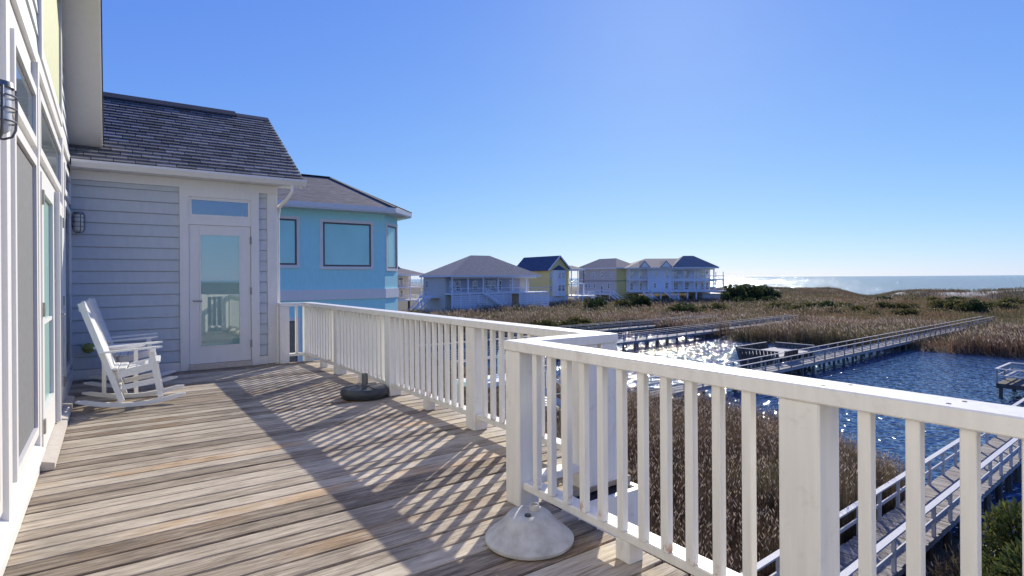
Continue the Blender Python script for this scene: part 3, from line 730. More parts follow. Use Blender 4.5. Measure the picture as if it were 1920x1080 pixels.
def stairs(p, a, b, width, mat='far_white', n=12):
    """straight flight from a (top) to b (foot)"""
    a, b = Vector(a), Vector(b); d = Vector((b.x - a.x, b.y - a.y, 0)).normalized(); s = Vector((-d.y, d.x, 0)) * width / 2
    m = MB(); 
    for k in (-1, 1):
        m.beam(a + s * k, b + s * k, .08, .3); m.beam(a + s * k + Vector((0, 0, 1)), b + s * k + Vector((0, 0, 1)), .1, .1)
        for i in range(4):
            q = a.lerp(b, i / 3) + s * k; m.beam(q, q + Vector((0, 0, .94)), .09, .09)
    fo = m.build('stair_rail', mat, p)
    for i in range(n):
        q = a.lerp(b, (i + .5) / n); MB().beam(q - s * .95, q + s * .95, .3, .05).build('tread', mat, fo)

# 1 tan and white two-storey house at the left edge, half hidden behind the blue one
h1 = thing('beach_house_far', 'brown roofed grey house with stacked white balconies just right of the blue house', 'house', (49.0, 117, GZ), 0)
wbox(h1, 'wall', 'far_grey', 0, 2.5, 2.6, 7.0, 14, 8.3); wbox(h1, 'balcony_floor', 'far_white', 0, 0, 2.6, 9.2, 14, 2.9); wbox(h1, 'balcony_floor', 'far_white', 0, 0, 5.45, 9.2, 14, 5.75)
for x in (.2, 3.0, 6.2, 9.0): column(h1, x, .2, 2.9, 5.45); column(h1, x, .2, 5.75, 8.3)
for z in (2.9, 5.75): balustrade(h1, .3, 8.9, .2, z); balustrade(h1, .4, 13.8, 9.05, z, side='y')
hip(h1, 0, 0, 9.2, 14, 8.6, 10.2, 4.0, 'roof_dim', .7); hip(h1, 0, 2.5, 5.2, 14, 9.6, 12.6, 2.4, 'roof_dim', .2, 'upper_roof')
for z in (3.2, 6.1):
    far_window(h1, 1.0, z, 1.6, 1.8, 2.5); far_window(h1, 4.2, z, 1.4, 1.9, 2.5)
for x in (.3, 3, 6, 9): 
    for yy in (.3, 7): wbox(h1, 'pile', 'pile_wood', x - .15, yy - .15, -1.2, x + .15, yy + .15, 2.6)
stairs(h1, (9.2, .6, 2.7), (5.2, -9.0, 0.1), 1.6)
# 2 hipped-roof house with the long fenced deck
h2 = thing('beach_house_far', 'single storey far house with a broad brown hipped roof and long white skirted deck', 'house', (55.1, 98.2, GZ), 0)
wbox(h2, 'wall', 'far_tan', 0, 2.6, 0, 21.2, 12.2, 7.85); wbox(h2, 'porch_wall', 'far_slate', .3, 2.5, 4.5, 18.6, 2.598, 7.8); wbox(h2, 'porch_floor', 'far_white', 0, .0, 4.3, 21.5, 2.59, 4.6)
hip(h2, 0, 0, 21.2, 12.2, 8.2, 12.5, 8.9, 'roof_taupe', .7)
for i in range(6): column(h2, .3 + i * 3.65, .2, 4.6, 7.85)
wbox(h2, 'porch_beam', 'far_white', 0, .05, 7.55, 21.2, .35, 7.848)
balustrade(h2, .3, 18.6, .15, 4.6)
wbox(h2, 'side_deck', 'far_white', 14.6, -2.6, 4.3, 22.6, -.005, 4.6); balustrade(h2, 14.7, 22.5, -2.5, 4.6)
for i, x in enumerate((1.0, 2.4, 6.4, 9.6, 10.9, 12.5, 15.8)): far_window(h2, x, 4.9, 1.2, 2.2, 2.49)
far_window(h2, 10.0, 5.6, 1.0, 1.5, 0.0, side='x')
for i in range(11):                        # horizontal skirting boards under the deck
    wbox(h2, 'skirt_board', 'far_bluewhite', .0, .0, -.6 + i * .44, 14.6, .08, -.24 + i * .44); wbox(h2, 'skirt_board', 'far_bluewhite', 14.6, -2.6, -.6 + i * .44, 22.6, -2.52, -.24 + i * .44)
for i in range(8): wbox(h2, 'skirt_post', 'far_white', .0 + i * 2.05, -.06, -.6, .22 + i * 2.05, -.002, 4.28)
for i in range(5): wbox(h2, 'skirt_post', 'far_white', 14.7 + i * 1.9, -2.68, -.6, 14.92 + i * 1.9, -2.602, 4.28)
stairs(h2, (7.2, -1.0, 4.5), (14.2, -1.0, .2), 1.4)
for x, yy in ((8.4, 4.0), (9.0, 4.2), (18.0, 3.0)): MB().lathe([(.18, 0), (.18, .7), (.02, .75)], (x, yy, 9.9 if x < 10 else 9.3), 8).build('roof_vent', 'dark_frame', h2)
# lower utility wing and steps on its left
wbox(h2, 'entry_landing', 'far_white', -2.6, 5.0, 3.6, -.02, 9.0, 3.9); balustrade(h2, 5.0, 9.0, -2.5, 3.9, side='y')
stairs(h2, (-2.4, 5.6, 3.7), (-8.5, 1.0, .2), 1.4)
# 3 yellow gabled house
h3 = thing('beach_house_far', 'tall yellow gabled house with a dark blue roof and white bay windows', 'house', (88.3, 108.5, GZ), 0)
wbox(h3, 'wall', 'far_yellow', 0, 0, 3.0, 6.2, 14, 9.9); wbox(h3, 'base_wall', 'far_bluewhite', .05, .05, -1, 6.15, 13.9, 2.998)
MB().prism([(0, 9.9), (6.2, 9.9), (3.1, 12.9)], 1, 0.0, 14).build('gable', 'far_yellow', h3)
m = MB(); m.add([(-.7, -.6, 9.45), (3.1, -.6, 13.1), (3.1, 14.5, 13.1), (-.7, 14.5, 9.45), (-.7, -.6, 9.3), (3.1, -.6, 12.93), (3.1, 14.5, 12.93), (-.7, 14.5, 9.3)],
                [(0, 1, 2, 3), (7, 6, 5, 4), (0, 4, 5, 1), (2, 6, 7, 3), (0, 3, 7, 4)])
m.add([(6.9, -.6, 9.45), (3.1, -.6, 13.1), (3.1, 14.5, 13.1), (6.9, 14.5, 9.45), (6.9, -.6, 9.3), (3.1, -.6, 12.93), (3.1, 14.5, 12.93), (6.9, 14.5, 9.3)],
      [(3, 2, 1, 0), (4, 5, 6, 7), (1, 5, 4, 0), (3, 7, 6, 2), (4, 7, 3, 0)])
m.build('roof', 'roof_slate', h3)
for s in (-1, 1): MB().beam((3.1 + s * 3.8, -.66, 9.36), (3.1, -.66, 13.0), .1, .32).build('barge_board', 'far_white', h3)
MB().prism([(1.0, 0), (2.0, -.9), (4.4, -.9), (5.3, 0)], 2, 3.0, 9.5).build('bay', 'far_bluewhite', h3)
MB().add([(.9, -.02, 9.52), (1.9, -1.1, 9.52), (4.5, -1.1, 9.52), (5.4, -.02, 9.52), (3.1, -.02, 10.8)], [(0, 1, 4), (1, 2, 4), (2, 3, 4), (3, 2, 1, 0), (3, 0, 4)]).build('bay_roof', 'roof_slate', h3)
for z in (4.2, 7.3):
    far_window(h3, 2.1, z, .95, 1.7, -.9); far_window(h3, 3.3, z, .95, 1.7, -.9); far_window(h3, .15, z, .7, 1.5, 0)
wbox(h3, 'porch_wall', 'far_yellow', 6.21, 3, 3.0, 9.2, 13, 9.3); wbox(h3, 'porch_floor', 'far_white', 6.21, -.5, 5.9, 11.5, 12, 6.1); wbox(h3, 'porch_floor', 'far_white', 6.21, -2.5, 2.8, 13.0, 12, 3.05)
hip(h3, 6.5, -.2, 11.0, 12.5, 9.7, 10.7, 2.2, 'roof_taupe', .5, 'porch_roof')
for x in (7.0, 9.2, 11.2): column(h3, x, -.3, 6.1, 9.35, 'pile_wood' if x > 11 else 'far_white', .2); column(h3, x, -.3, 3.05, 5.9, w=.2)
balustrade(h3, 6.4, 11.4, -.3, 6.1); balustrade(h3, 6.4, 12.9, -2.4, 3.05)
for x in (6.9, 8.0): far_window(h3, x, 3.3, .9, 2.0, 2.99); far_window(h3, x, 6.6, .9, 1.7, 2.99)
for x in (6.6, 9.0, 12.5): wbox(h3, 'pile', 'far_white', x - .15, -2.3, -1, x + .15, -2.0, 2.8)
stairs(h3, (10.8, -2.7, 2.9), (15.5, -5.0, .2), 1.4)
# 4 grey and cream house
h4 = thing('beach_house_far', 'boxy grey house with a cream end wall and hipped roof between yellow and white houses', 'house', (116.5, 113.3, GZ), 0)
wbox(h4, 'wall', 'far_grey', 0, 0.01, -1, 9, 15.5, 10.1); wbox(h4, 'end_wall', 'far_yellow', .02, -.06, -.9, 9.0, .008, 10.05)
wbox(h4, 'belt_board', 'dark_frame', -.06, -.1, 6.5, 9.1, 15.55, 6.68)
hip(h4, 0, 0, 9, 15.5, 10.4, 13.2, 5.0, 'roof_dim', .7)
for (yy, z, w, h) in ((1.0, 7.6, .9, 1.5), (5.0, 7.4, 1.0, 2.0), (8.5, 7.6, 1.2, 1.5), (12.5, 7.6, .9, 1.5), (2.5, 4.4, .9, 1.5), (5.2, 3.0, 1.0, 2.2), (8.2, 4.5, .9, 1.3), (10.5, 4.5, .9, 1.3), (11.8, 4.5, .9, 1.3)):
    far_window(h4, yy, z, w, h, 0.0, side='x')
for z in (4.5, 7.6): far_window(h4, 4.5, z, 1.0, 1.6, -.06)
wbox(h4, 'lower_deck', 'far_white', -3.4, -1, 2.7, -.05, 13.5, 2.95); balustrade(h4, -1, 13.5, -3.3, 2.95, side='y')
for yy in (-.6, 3, 6.5, 10, 13): wbox(h4, 'pile', 'far_white', -3.35, yy - .14, -1, -3.07, yy + .14, 2.69)
stairs(h4, (-3.0, -1.2, 2.8), (-3.0, -6.0, .2), 1.4)
# 5 the big pale house with verandas, facade square to the view
a5 = YAW + math.atan2(1180 - 960, FPX); d5 = 158.0
p5 = Vector((math.sin(YAW), math.cos(YAW), 0)) * d5 + Vector((math.cos(YAW), -math.sin(YAW), 0)) * ((1180 - 960) / FPX * d5)
h5 = thing('beach_house_far', 'large pale blue-white three level house with stacked verandas nearest the ocean', 'house', (p5.x, p5.y, GZ), -YAW + R(3))
WB = 'far_bluewhite'
wbox(h5, 'wall', WB, 5.6, .6, 2.9, 12.2, 14, 10.2); wbox(h5, 'wall', WB, 0, 3.0, 2.9, 5.58, 14, 10.2); wbox(h5, 'wall', WB, 12.22, 3.0, 2.9, 24.2, 14, 10.2)
wbox(h5, 'base_wall', WB, 20.8, .3, -1, 27.2, 13, 2.89)
for (x0, x1, y0, zf) in ((0, 5.58, .2, 3.7), (0, 5.58, .2, 6.95), (12.22, 24.4, .2, 3.7), (12.22, 24.4, .2, 6.95)): wbox(h5, 'veranda_floor', 'far_white', x0, y0, zf - .3, x1, 2.99, zf)
wbox(h5, 'terrace', 'far_white', 5.7, -1.6, 3.4, 27.4, .15, 3.68); wbox(h5, 'end_deck', 'far_white', 24.41, .2, 6.7, 27.2, 9, 6.95)
for z in (3.7, 6.95):
    top = 6.65 if z < 5 else 9.9
    for x in (.2, 2.9, 5.4): column(h5, x, .4, z, top)
    for x in (12.5, 15.6, 18.7, 21.6, 24.2): column(h5, x, .4, z, top)
    balustrade(h5, .3, 5.4, .4, z); balustrade(h5, 12.6, 24.2, .4, z)
    wbox(h5, 'veranda_beam', 'far_white', 0, .25, top, 5.58, .55, top + .28 if z > 5 else top - .001 + .0); 
    wbox(h5, 'veranda_beam', 'far_white', 12.22, .25, top - .3, 24.4, .55, top - .002)
    for x, w in ((.8, 1.1), (3.4, 1.1), (13.4, 1.4), (16.6, 1.4), (19.4, 1.0), (21.4, 1.0), (22.8, 1.0)): far_window(h5, x, z + .25, w, 2.1, 2.99)
for x in (24.8, 26.9): column(h5, x, .5, 3.7, 6.68); column(h5, x, .5, 6.95, 9.0, w=.16)
balustrade(h5, 24.5, 27.2, .4, 6.95); balustrade(h5, 5.8, 27.3, -1.5, 3.7)
for (x, z, w, h) in ((7.2, 7.6, .9, 1.6), (10.3, 7.4, .9, 2.0), (7.0, 4.4, .8, 1.6), (10.2, 4.2, 1.1, 1.9)): far_window(h5, x, z, w, h, .59)
far_window(h5, 12.9, 7.5, 1.0, 1.7, 2.98)
hip(h5, 0, .2, 24.4, 14, 10.3, 13.0, 7.4, 'roof_dim', .8)
hip(h5, 12.6, -.0, 24.6, 10, 10.33, 13.7, 5.2, 'roof_dim', .7, 'front_roof')
for (x0, x1) in ((2.6, 5.8), (8.5, 12.0)):
    MB().prism([(x0, 10.35), (x1, 10.35), ((x0 + x1) / 2, 12.2)], 1, -.75, 4.5).build('dormer_roof', 'roof_taupe', h5)
    MB().prism([(x0 + .35, 10.38), (x1 - .35, 10.38), ((x0 + x1) / 2, 11.9)], 1, -.85, -.755).build('dormer_face', 'far_white', h5)
for x in (6.0, 8.5, 11, 13.5, 16, 18.5): wbox(h5, 'pile', 'far_white', x - .2, -1.3, -1, x + .2, -.9, 3.39)
m = MB(); m.beam((11.2, -1.15, .2), (13.3, -1.15, 3.2), .12, .2); m.beam((13.3, -1.02, .2), (11.2, -1.02, 3.2), .12, .2); m.build('cross_brace', 'far_white', h5)
stairs(h5, (3.6, -.4, 3.6), (7.6, -3.0, .2), 1.6); stairs(h5, (9.5, -1.8, 3.6), (13.0, -5.0, .2), 1.6)

# ------------------------------------------------------------------ boardwalks over the pond
def dock(name, label, p0, p1, width, z, rail_h, post_step, woodmat, planks=None, cap=.14, cat='boardwalk', group='boardwalks across the marsh', sides=(1, 1), pile_step=None, cover=True):
    p0, p1 = Vector((*p0, 0)), Vector((*p1, 0)); L = (p1 - p0).length; ang = math.atan2(p1.y - p0.y, p1.x - p0.x)
    t = thing(name, label, cat, (p0.x, p0.y, z), ang, group); hw = width / 2
    for s in (-1, 1): MB().box(0, s * (hw - .12) - .04, -.30, L, s * (hw - .12) + .04, -.043).build('stringer', 'dock_wood', t)
    pw = .145; a0 = 0.0
    if planks:
        n = int((planks[1] - planks[0]) / pw)
        pme = MB().box(-pw / 2 + .006, -hw, -.04, pw / 2 - .006, hw, 0).mesh('plank'); pme.materials.append(MATS['dock_plank'])
        for i in range(n): obj('plank', pme, t, (planks[0] + (i + .5) * pw, rnd.uniform(-.02, .02), rnd.uniform(-.006, .004)), rz=rnd.uniform(-.008, .008))
        a0 = planks[0] + n * pw
    if cover and L - a0 > 1:
        m = MB(); n = int((L - a0) / pw)
        for i in range(n):
            x = a0 + (i + .5) * pw; dz = rnd.uniform(-.008, .004); m.box(x - pw / 2 + .008, -hw, -.04 + dz, x + pw / 2 - .008, hw, dz)
        tag(m.build('planking', 'dock_wood', t), kind='stuff')
    n = max(1, int(round(L / post_step))); pile_step = pile_step or 1
    for s, on in ((-1, sides[0]), (1, sides[1])):
        yy = s * (hw - .05)
        if on:
            MB().box(0, yy - cap / 2, rail_h - .045, L, yy + cap / 2, rail_h).build('top_rail', woodmat, t)
            MB().box(0, yy - .02, rail_h * .5 - .05, L, yy + .02, rail_h * .5 + .05).build('mid_rail', woodmat, t)
        for i in range(n + 1):
            x = .08 + i * (L - .16) / n
            if on: MB().box(x - .045, yy - .045, -.041, x + .045, yy + .045, rail_h - .046).build('rail_post', woodmat, t)
            if i % pile_step == 0: MB().lathe([(.12, 0), (.115, 2.6)], (x, s * (hw - .12), -2.6 - .301 + .0), 8).build('pile', 'pile_wood', t)
    return t
dv = Vector((0.9985, 0.055)).normalized()
near = dock('boardwalk', 'nearest weathered boardwalk with pale painted rails, below the near railing at lower right', (9.5, 6.32), (62, 9.2), 1.45, WZ + .98, .92, 1.55, 'dock_paint', planks=(2.0, 40.0), cap=.16)
mid = dock('boardwalk', 'long grey boardwalk with rails crossing the pond and reeds in mid distance', (17.5, 23.3), (112, 29.2), 1.5, WZ + 1.0, .9, 2.1, 'dock_wood')
fa = dock('boardwalk', 'far boardwalk on thin piles above the sparkling water, nearer of two parallel ones', (20, 43.2), (94, 50.2), 1.5, WZ + 1.0, .9, 2.1, 'dock_wood')
fb = dock('boardwalk', 'farthest boardwalk, the one just in front of the brown scrub and beach houses', (26, 56.5), (84, 58.6), 1.5, WZ + 1.0, .9, 2.1, 'dock_wood')
# flared, boat-like platform beside the mid boardwalk
fpm = thing('seating_platform', 'dark boat-like wooden platform with outward leaning slatted sides beside the mid boardwalk', 'platform', (46.6, 26.15, WZ), math.atan2(5.9, 94.5))
MB().box(-.25, -.1, 1.35, 5.9, 3.5, 1.5).build('floor', 'dock_wood', fpm)
def flare(a, b, out):
    a, b, out = Vector(a), Vector(b), Vector(out); n = int((b - a).length / .3)
    for i in range(n):
        q = a.lerp(b, (i + .5) / n); MB().beam(q + Vector((0, 0, .1)), q + out + Vector((0, 0, 1.93)), .26, .05).build('side_slat', 'pile_wood', fpm)
    MB().beam(a + out + Vector((0, 0, 1.96)), b + out + Vector((0, 0, 1.96)), .2, .06).build('cap_rail', 'dock_wood', fpm)
flare((0, -.1, 0), (0, 3.5, 0), (-.6, 0, 0)); flare((0, 3.5, 0), (5.6, 3.5, 0), (0, .6, 0)); flare((5.6, 3.5, 0), (5.6, -.1, 0), (.6, 0, 0))
flare((0, -.1, 0), (2.2, -.1, 0), (0, -.3, 0))
for x in (.4, 5.2):
    for yy in (.3, 3.1): MB().lathe([(.12, -1.0), (.12, 1.349)], (x, yy, 0), 8).build('pile', 'pile_wood', fpm)
# small fishing platform at the right edge
sp = thing('fishing_platform', 'small railed wooden platform standing in the pond at the right picture edge', 'platform', (49.0, 9.95, WZ + 1.0), R(3))
MB().box(0, 0, -.3, 4.2, 2.4, 0).build('floor', 'pile_wood', sp)
for (a, b) in (((0, .05), (0, 2.4)), ((0, 2.4), (4.2, 2.4)), ((4.2, 2.4), (4.2, 0))):
    MB().beam((*a, .97), (*b, .97), .16, .05).build('top_rail', 'dock_paint', sp); MB().beam((*a, .5), (*b, .5), .05, .1).build('mid_rail', 'dock_paint', sp)
for x, yy in ((0, .1), (0, 2.35), (2.1, 2.35), (4.2, 2.35), (4.2, .1)): MB().box(x - .05, yy - .05, -.0, x + .05, yy + .05, .945).build('rail_post', 'dock_wood', sp)
for x in (.2, 4.0):
    for yy in (.2, 2.2): MB().lathe([(.12, -2.4), (.12, -.301)], (x, yy, 0), 8).build('pile', 'pile_wood', sp)
MB().box(.4, 1.7, .42, 3.9, 2.1, .48).build('bench', 'dock_wood', sp)
# neighbour's stair down to the yard, glimpsed between the balusters
ns = thing('yard_stair', 'white outdoor stair going down to the yard, glimpsed between the rear balusters', 'stairs', (14.6, 20.5, GZ), 0)
stairs(ns, (0, 0, 3.2), (5.0, 2.2, .1), 1.5, 'white_paint', 14)
MB().box(-2.5, -.8, 3.0, .0, .8, 3.18).build('landing', 'white_paint', ns)
for x in (-2.4, -.15):
    for yy in (-.7, .7): MB().box(x - .07, yy - .07, -.6, x + .07, yy + .07, 2.999).build('landing_post', 'white_paint', ns)

# ------------------------------------------------------------------ vegetation
rs = np.random.RandomState(11)
VIEW = np.array([math.sin(YAW), math.cos(YAW)]); RIGHT = np.array([math.cos(YAW), -math.sin(YAW)])
def in_view(x, y, m=1.10):
    d = x * VIEW[0] + y * VIEW[1]; l = x * RIGHT[0] + y * RIGHT[1]
    return (d > 2) & (np.abs(l) < d * 0.905 * m + 4)
def pick(pal, n):
    pal = np.array(pal); i = rs.randint(0, len(pal), n); j = rs.randint(0, len(pal), n); t = rs.rand(n, 1) ** 2 * .5
    return (pal[i] * (1 - t) + pal[j] * t) * (0.75 + 0.5 * rs.rand(n, 1))
def reeds(name, label, x, y, h, w, stalk_pal, plume_pal, plume=1.0, lean=.18, leaves=2, cat='reeds', wild=1.0, hue=1.0, leaf=1.0, tip=1.0):
    """one mesh of bent stalks with leaves and plumes; every stalk has its own height, lean and colour"""
    n = len(x); z = height(x, y) - .05; a = rs.rand(n) * 2 * math.pi; h = h * (0.7 + .5 * rs.rand(n))
    la = 2.6 + rs.randn(n) * wild; ln = lean * np.abs(rs.randn(n)) * h
    lx, ly = np.cos(la) * ln, np.sin(la) * ln; dx, dy = np.cos(a), np.sin(a)
    B = np.stack([x, y, z], 1); patch = fbm(x * .23 + 4, y * .23); h = h * (.62 + .8 * patch); broad = fbm(x * .075 + 31, y * .075 + 12)
    def at(f): return B + np.stack([lx * f ** 2, ly * f ** 2, h * f], 1)
    S = np.stack([dx, dy, 0 * dx], 1) * (w / 2)
    Vs, Cs = [], []; sc = pick(stalk_pal, n); pt = (smooth(.46, .66, patch) * .65)[:, None]; sc = sc * (1 - pt) + pick([(.24, .19, .10), (.17, .15, .07), (.30, .24, .15)], n) * pt; bo = (smooth(.50, .64, broad) * .75)[:, None] * hue; sc = sc * (1 - bo) + pick([(.13, .125, .05), (.18, .16, .07), (.24, .21, .10)], n) * bo; br = (smooth(.46, .34, broad) * .6)[:, None] * hue; sc = sc * (1 - br) + pick([(.30, .17, .10), (.36, .23, .14)], n) * br; pc = pick(plume_pal, n)
    def quad(p0, p1, p2, p3, c): Vs.append(np.stack([p0, p1, p2, p3], 1)); Cs.append(np.repeat(c[:, None], 4, 1))
    f0, f1, f2 = at(0.0), at(.55), at(1.0)
    quad(f0 - S, f0 + S, f1 + S * .9, f1 - S * .9, sc); quad(f1 - S * .9, f1 + S * .9, f2 + S * .35, f2 - S * .35, sc)
    for k in range(leaves):
        f = .3 + .55 * rs.rand(n); b = rs.rand(n) * 6.283; p = B + np.stack([lx * f ** 2, ly * f ** 2, h * f], 1)
        ll = h * (.18 + .16 * rs.rand(n)) * leaf; o = np.stack([np.cos(b) * ll, np.sin(b) * ll, ll * (.9 - 1.2 * rs.rand(n))], 1)
        t = np.stack([-np.sin(b), np.cos(b), .3 + 0 * b], 1) * (w * .55)
        quad(p - t * .5, p + t * .5, p + o * .55 + t * .5, p + o, pick(stalk_pal, n) * 1.15)
    if plume > 0:
        m = rs.rand(n) < plume; b = la; pl = np.minimum(.28 + .1 * rs.rand(n), h * .25) * tip
        o = np.stack([np.cos(b) * pl * .6, np.sin(b) * pl * .6, pl], 1)
        t = np.stack([dx, dy, 0 * dx], 1) * (w * .7 + .008)
        q = np.stack([f2 - o * .2, f2 + o * .3 + t, f2 + o, f2 + o * .3 - t], 1)[m]
        Vs.append(q); Cs.append(np.repeat(pc[m][:, None], 4, 1))
    V = np.concatenate(Vs).reshape(-1, 3); C = np.concatenate(Cs).reshape(-1, 3)
    me = bpy.data.meshes.new(name); raw_mesh(me, V, np.arange(len(V)).reshape(-1, 4))
    at_ = me.attributes.new('tone', 'FLOAT_COLOR', 'POINT')
    at_.data.foreach_set('color', np.concatenate([np.clip(C, 0, .9), np.ones((len(C), 1))], 1).astype(np.float32).ravel())
    me.materials.append(MATS['reed']); o = obj(name, me); tag(o, label, cat, kind='stuff'); return o
def scatter(n, x0, x1, y0, y1, keep):
    x = rs.uniform(x0, x1, n); y = rs.uniform(y0, y1, n); m = keep(x, y) & in_view(x, y); return x[m], y[m]
def sd(x, y): return poly_sd(x, y, POND) + 1.6 * (fbm(x * 0.4, y * 0.4) - 0.5)
def off_dock(x, y, dk, hw):
    o = dk.location; a = dk.rotation_euler.z; v_ = -(x - o.x) * math.sin(a) + (y - o.y) * math.cos(a); u_ = (x - o.x) * math.cos(a) + (y - o.y) * math.sin(a)
    return (np.abs(v_) > hw) | (u_ < 0)
BROWN = [(.085, .05, .036), (.11, .068, .046), (.065, .042, .032), (.14, .09, .06), (.10, .058, .038)]
REDD = [(.165, .095, .063), (.20, .125, .08), (.13, .08, .057), (.24, .16, .10)]
TANP = [(.44, .34, .25), (.54, .44, .34), (.34, .25, .18)]
TAN = [(.25, .18, .10), (.31, .23, .13), (.20, .155, .08), (.18, .145, .065)]
OLIVE = [(.13, .13, .045), (.17, .15, .05), (.10, .105, .035), (.22, .19, .08)]
x, y = scatter(330000, 6, 32, 7.3, 52, lambda x, y: (sd(x, y) > -.5) & (sd(x, y) < 19) & off_dock(x, y, near, 1.0) & off_dock(x, y, mid, .9) & ((x > 10) | (y > 14)))
reeds('reed_bed', 'dense brown dry reeds growing below the deck, seen between the near balusters', x, y, np.where(sd(x, y) < 1, 1.2, 1.6), .0115, BROWN, TANP, .30, .07, 3, wild=3.0, hue=.35, leaf=.38, tip=.32)
x, y = scatter(16000, 8, 28, -2, 7.2, lambda x, y: (sd(x, y) > -.3) & off_dock(x, y, near, 1.0))
reeds('marsh_grass', 'low dark tangled marsh grass between the near boardwalk and the evergreen bush', x, y, .55 + 0 * x, .02, [(.06, .045, .03), (.10, .075, .05), (.16, .12, .08)], TANP, .05, .5, 2, 'grass')
x, y = scatter(170000, 55, 118, -20, 66, lambda x, y: (sd(x, y) > -.6) & (sd(x, y) < 42) & (x > 58) & off_dock(x, y + 1.6, mid, 2.6) & off_dock(x, y + 1.0, fa, 2.0) & off_dock(x, y, fb, 1.2) & (rs.rand(len(x)) < np.clip(1.5 - sd(x, y) / 30, .2, 1)))
hh = 2.0 + .5 * (fbm(x * .15, y * .15) - .5) - .9 * smooth(18, 34, sd(x, y)) - .5
reeds('reed_bed', 'reddish brown reeds with pale plumes along the far shore of the pond', x, y, hh, .045, REDD + BROWN[:2], TANP, .22, .14, 2)
x, y = scatter(26000, 58, 118, 18, 34, lambda x, y: (sd(x, y) > -.3) & ~off_dock(x, y + 1.6, mid, 2.8))
reeds('reed_fringe', 'short brown reeds growing against the mid boardwalk where it leaves the pond', x, y, .75 + 0 * x, .035, REDD + BROWN[:2], TANP, .1, .25, 2)
x, y = scatter(60000, 14, 70, 46, 100, lambda x, y: (sd(x, y) > 0) & off_dock(x, y, fa, .9) & off_dock(x, y, fb, .9) & (y < 96 - .0 * x))
reeds('reed_bed', 'brown scrubby reeds between the far boardwalks and the beach houses', x, y, 1.9 + .6 * (fbm(x * .12, y * .12) - .5), .06, REDD + TAN[:2], TANP, .15, .15, 2)
x, y = scatter(75000, 70, 150, 52, 124, lambda x, y: (sd(x, y) > 0) & off_dock(x, y, fa, .9) & off_dock(x, y, fb, .9))
reeds('reed_bed', 'mixed brown and straw coloured scrub in front of the yellow and pale houses', x, y, 1.5 + .9 * (fbm(x * .1, y * .1) - .5), .08, REDD + TAN + OLIVE[:2], TANP, .12, .2, 2)
x, y = scatter(90000, 96, 176, -16, 100, lambda x, y: fbm(x * .07, y * .07) > .30)
reeds('meadow_grass', 'straw and olive coloured grass of the flats behind the dunes', x, y, .9 + .6 * (fbm(x * .09, y * .09) - .4), .10, TAN + OLIVE[:2], TAN, .2, .3, 2, 'grass')
x, y = scatter(60000, 172, 222, -10, 190, lambda x, y: (fbm(x * .11, y * .11) < .60) | (rs.rand(len(x)) < .2))
reeds('dune_grass', 'brown beach grass covering the dunes in front of the sea', x, y, .75 + 0 * x, .09, [(.10, .075, .055), (.14, .105, .075), (.085, .068, .05), (.18, .14, .095)], TAN, .1, .35, 2, 'grass')

def bush_mesh(name, seed, nl, leaf, pal, lumps=7, flat=.75, needle=False):
    r_ = np.random.RandomState(seed); P = []
    cs = np.stack([r_.uniform(-.55, .55, lumps), r_.uniform(-.55, .55, lumps), r_.uniform(.25, .72, lumps)], 1); rr = r_.uniform(.28, .46, lumps)
    i = r_.randint(0, lumps, nl); d = r_.randn(nl, 3); d /= np.linalg.norm(d, axis=1)[:, None]
    p = cs[i] + d * (rr[i] * (r_.rand(nl) ** .35))[:, None]; p[:, 2] = np.maximum(p[:, 2] * flat / .75, .02)
    a = r_.randn(nl, 3); a /= np.linalg.norm(a, axis=1)[:, None]; a = a * .7 + d * .8 + np.array([0, 0, .3]); a /= np.linalg.norm(a, axis=1)[:, None]
    b = np.cross(a, r_.randn(nl, 3)); b /= np.linalg.norm(b, axis=1)[:, None]
    l = leaf * (.6 + .8 * r_.rand(nl))[:, None]; wd_ = l * (.16 if needle else .45)
    V = np.stack([p, p + a * l * .5 + b * wd_, p + a * l, p + a * l * .5 - b * wd_], 1).reshape(-1, 3)
    me = bpy.data.meshes.new(name); raw_mesh(me, V, np.arange(len(V)).reshape(-1, 4))
    pal = np.array(pal); c = pal[(r_.rand(nl) * len(pal)).astype(int)] * (.7 + .6 * r_.rand(nl, 1)); c = np.repeat(c, 4, 0)
    at_ = me.attributes.new('tone', 'FLOAT_COLOR', 'POINT'); at_.data.foreach_set('color', np.concatenate([c, np.ones((len(c), 1))], 1).astype(np.float32).ravel())
    me.materials.append(MATS['leafage']); return me, cs, rr
def stems(name, cs, parent, r0=.035):
    m = MB()
    for c in cs: m.tube([(0, 0, -.1), (c[0] * .4, c[1] * .4, c[2] * .45), tuple(c)], [r0, r0 * .7, r0 * .3], 5)
    return m.build('stem', 'bark', parent)
GREEN = [(.05, .075, .025), (.08, .10, .03), (.035, .055, .02), (.11, .12, .04)]
OLV = [(.13, .125, .035), (.17, .15, .045), (.10, .105, .03), (.22, .18, .06)]
variants = [bush_mesh('crown', 20 + k, 1500, .13, GREEN if k < 2 else OLV, 7 + k) for k in range(4)]
def px_ground(px, d):
    l = (px - 960) / FPX * d; return VIEW * d + RIGHT * l
def shrub(px, d, size, hgt, k, label, group, cat='shrub'):
    q = px_ground(px, d); z = float(height(np.array([q[0]]), np.array([q[1]]))[0])
    t = thing('shrub', label, cat, (q[0], q[1], z - .05), rnd.uniform(0, 6.28), group); t.scale = (size, size * rnd.uniform(.8, 1.15), hgt)
    me, cs, rr = variants[k]; obj('crown', me, t); stems('stem', cs, t); return t
L1 = 'dark green evergreen shrub in the thicket right of the pale veranda house'
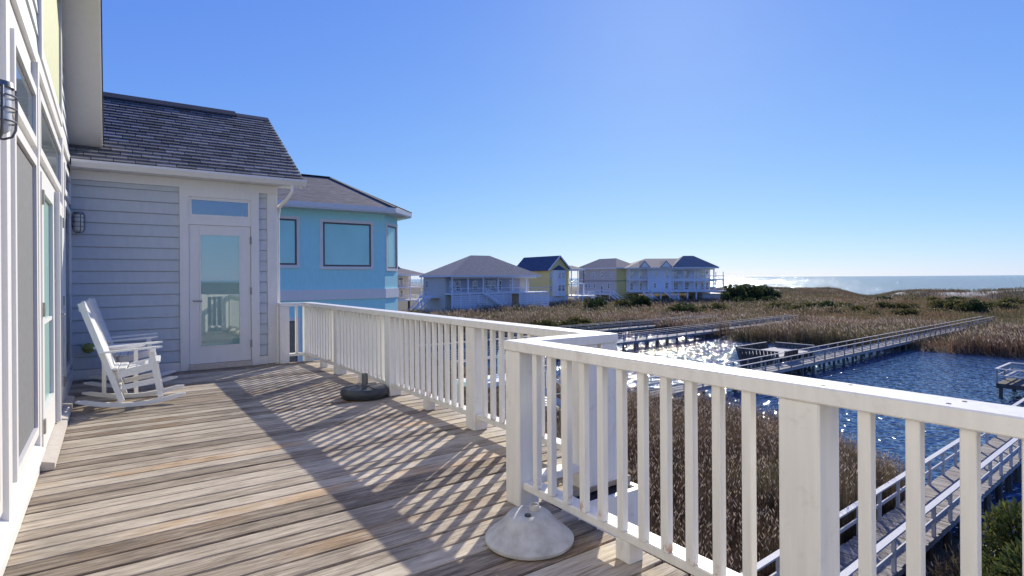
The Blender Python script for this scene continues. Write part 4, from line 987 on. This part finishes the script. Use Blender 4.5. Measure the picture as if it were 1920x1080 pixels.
for px, d, s, h in ((1372, 150, 3.2, 5.0), (1386, 147, 2.6, 4.6), (1400, 152, 3.4, 4.9), (1415, 150, 2.8, 4.5), (1430, 154, 3.2, 4.3), (1380, 138, 2.2, 2.6), (1408, 136, 2.4, 2.5), (1440, 140, 2.4, 2.4), (1447, 152, 2.8, 3.2), (1364, 146, 2.2, 3.4)):
    shrub(px, d, s, h, rnd.randrange(2), L1, 'evergreens beside the pale house')
L2 = 'olive green shrub in the scrub belt between pond reeds and dunes'
for px, d, s, h, k in ((1455, 118, 2.6, 2.4, 2), (1470, 121, 2.4, 2.1, 3), (1492, 116, 2.2, 2.0, 2), (1512, 120, 2.3, 2.2, 2), (1545, 118, 2.5, 2.4, 1), (1555, 112, 1.8, 1.8, 2), (1580, 121, 2.6, 1.9, 3), (1610, 116, 2.0, 1.7, 3),
                      (1660, 120, 2.4, 2.0, 2), (1705, 118, 2.2, 1.6, 3), (1760, 115, 2.6, 2.2, 3), (1790, 112, 2.4, 2.5, 2), (1815, 108, 2.3, 2.4, 2), (1835, 106, 2.2, 2.6, 1), (1880, 112, 2.4, 1.6, 3)):
    shrub(px, d, s, h, k, L2, 'shrubs between reeds and dunes')
for i in range(34):
    shrub(rnd.uniform(1440, 1915), rnd.uniform(104, 150), rnd.uniform(1.4, 2.8), rnd.uniform(1.0, 2.0), rnd.choice((1, 2, 2, 3, 3)), L2, 'shrubs between reeds and dunes')
L3 = 'low green shrub in front of the far beach houses'
for px, d, s, h, k in ((1110, 122, 2.6, 3.0, 0), (1125, 126, 2.2, 3.2, 1), (1165, 128, 2.6, 3.0, 2), (1195, 130, 2.8, 3.6, 0), (1205, 132, 2.2, 3.4, 1), (1212, 112, 2.0, 1.8, 2), (1262, 105, 3.0, 2.6, 2), (1285, 106, 3.0, 2.8, 1), (1303, 104, 2.6, 2.5, 2), (1325, 112, 2.2, 2.2, 1), (1345, 120, 2.2, 2.4, 3),
                      (1020, 84, 2.4, 1.9, 3), (1060, 84, 2.6, 2.0, 2), (1085, 86, 2.4, 2.2, 2), (1105, 84, 2.2, 1.8, 3), (930, 92, 2.2, 2.0, 3), (780, 100, 2.4, 2.2, 2)):
    shrub(px, d, s, h, k, L3, 'shrubs before the far houses')
# evergreen bush at the lower right corner
jm, jc, jr = bush_mesh('crown', 77, 42000, .075, [(.09, .115, .03), (.13, .15, .045), (.06, .085, .025), (.19, .19, .06)], 16, .9, True)
jb = thing('juniper_bush', 'feathery yellow-green evergreen bush beside the near boardwalk at lower right', 'bush', (16.6, 3.35, GZ - .75)); jb.scale = (2.3, 2.0, 2.5)
obj('crown', jm, jb); stems('stem', jc, jb, .02)
jb2 = thing('juniper_bush', 'second evergreen bush cut off by the right picture edge', 'bush', (19.6, 2.9, GZ - .75), 2.0); jb2.scale = (1.9, 1.9, 2.2)
obj('crown', jm, jb2); stems('stem', jc, jb2, .02)
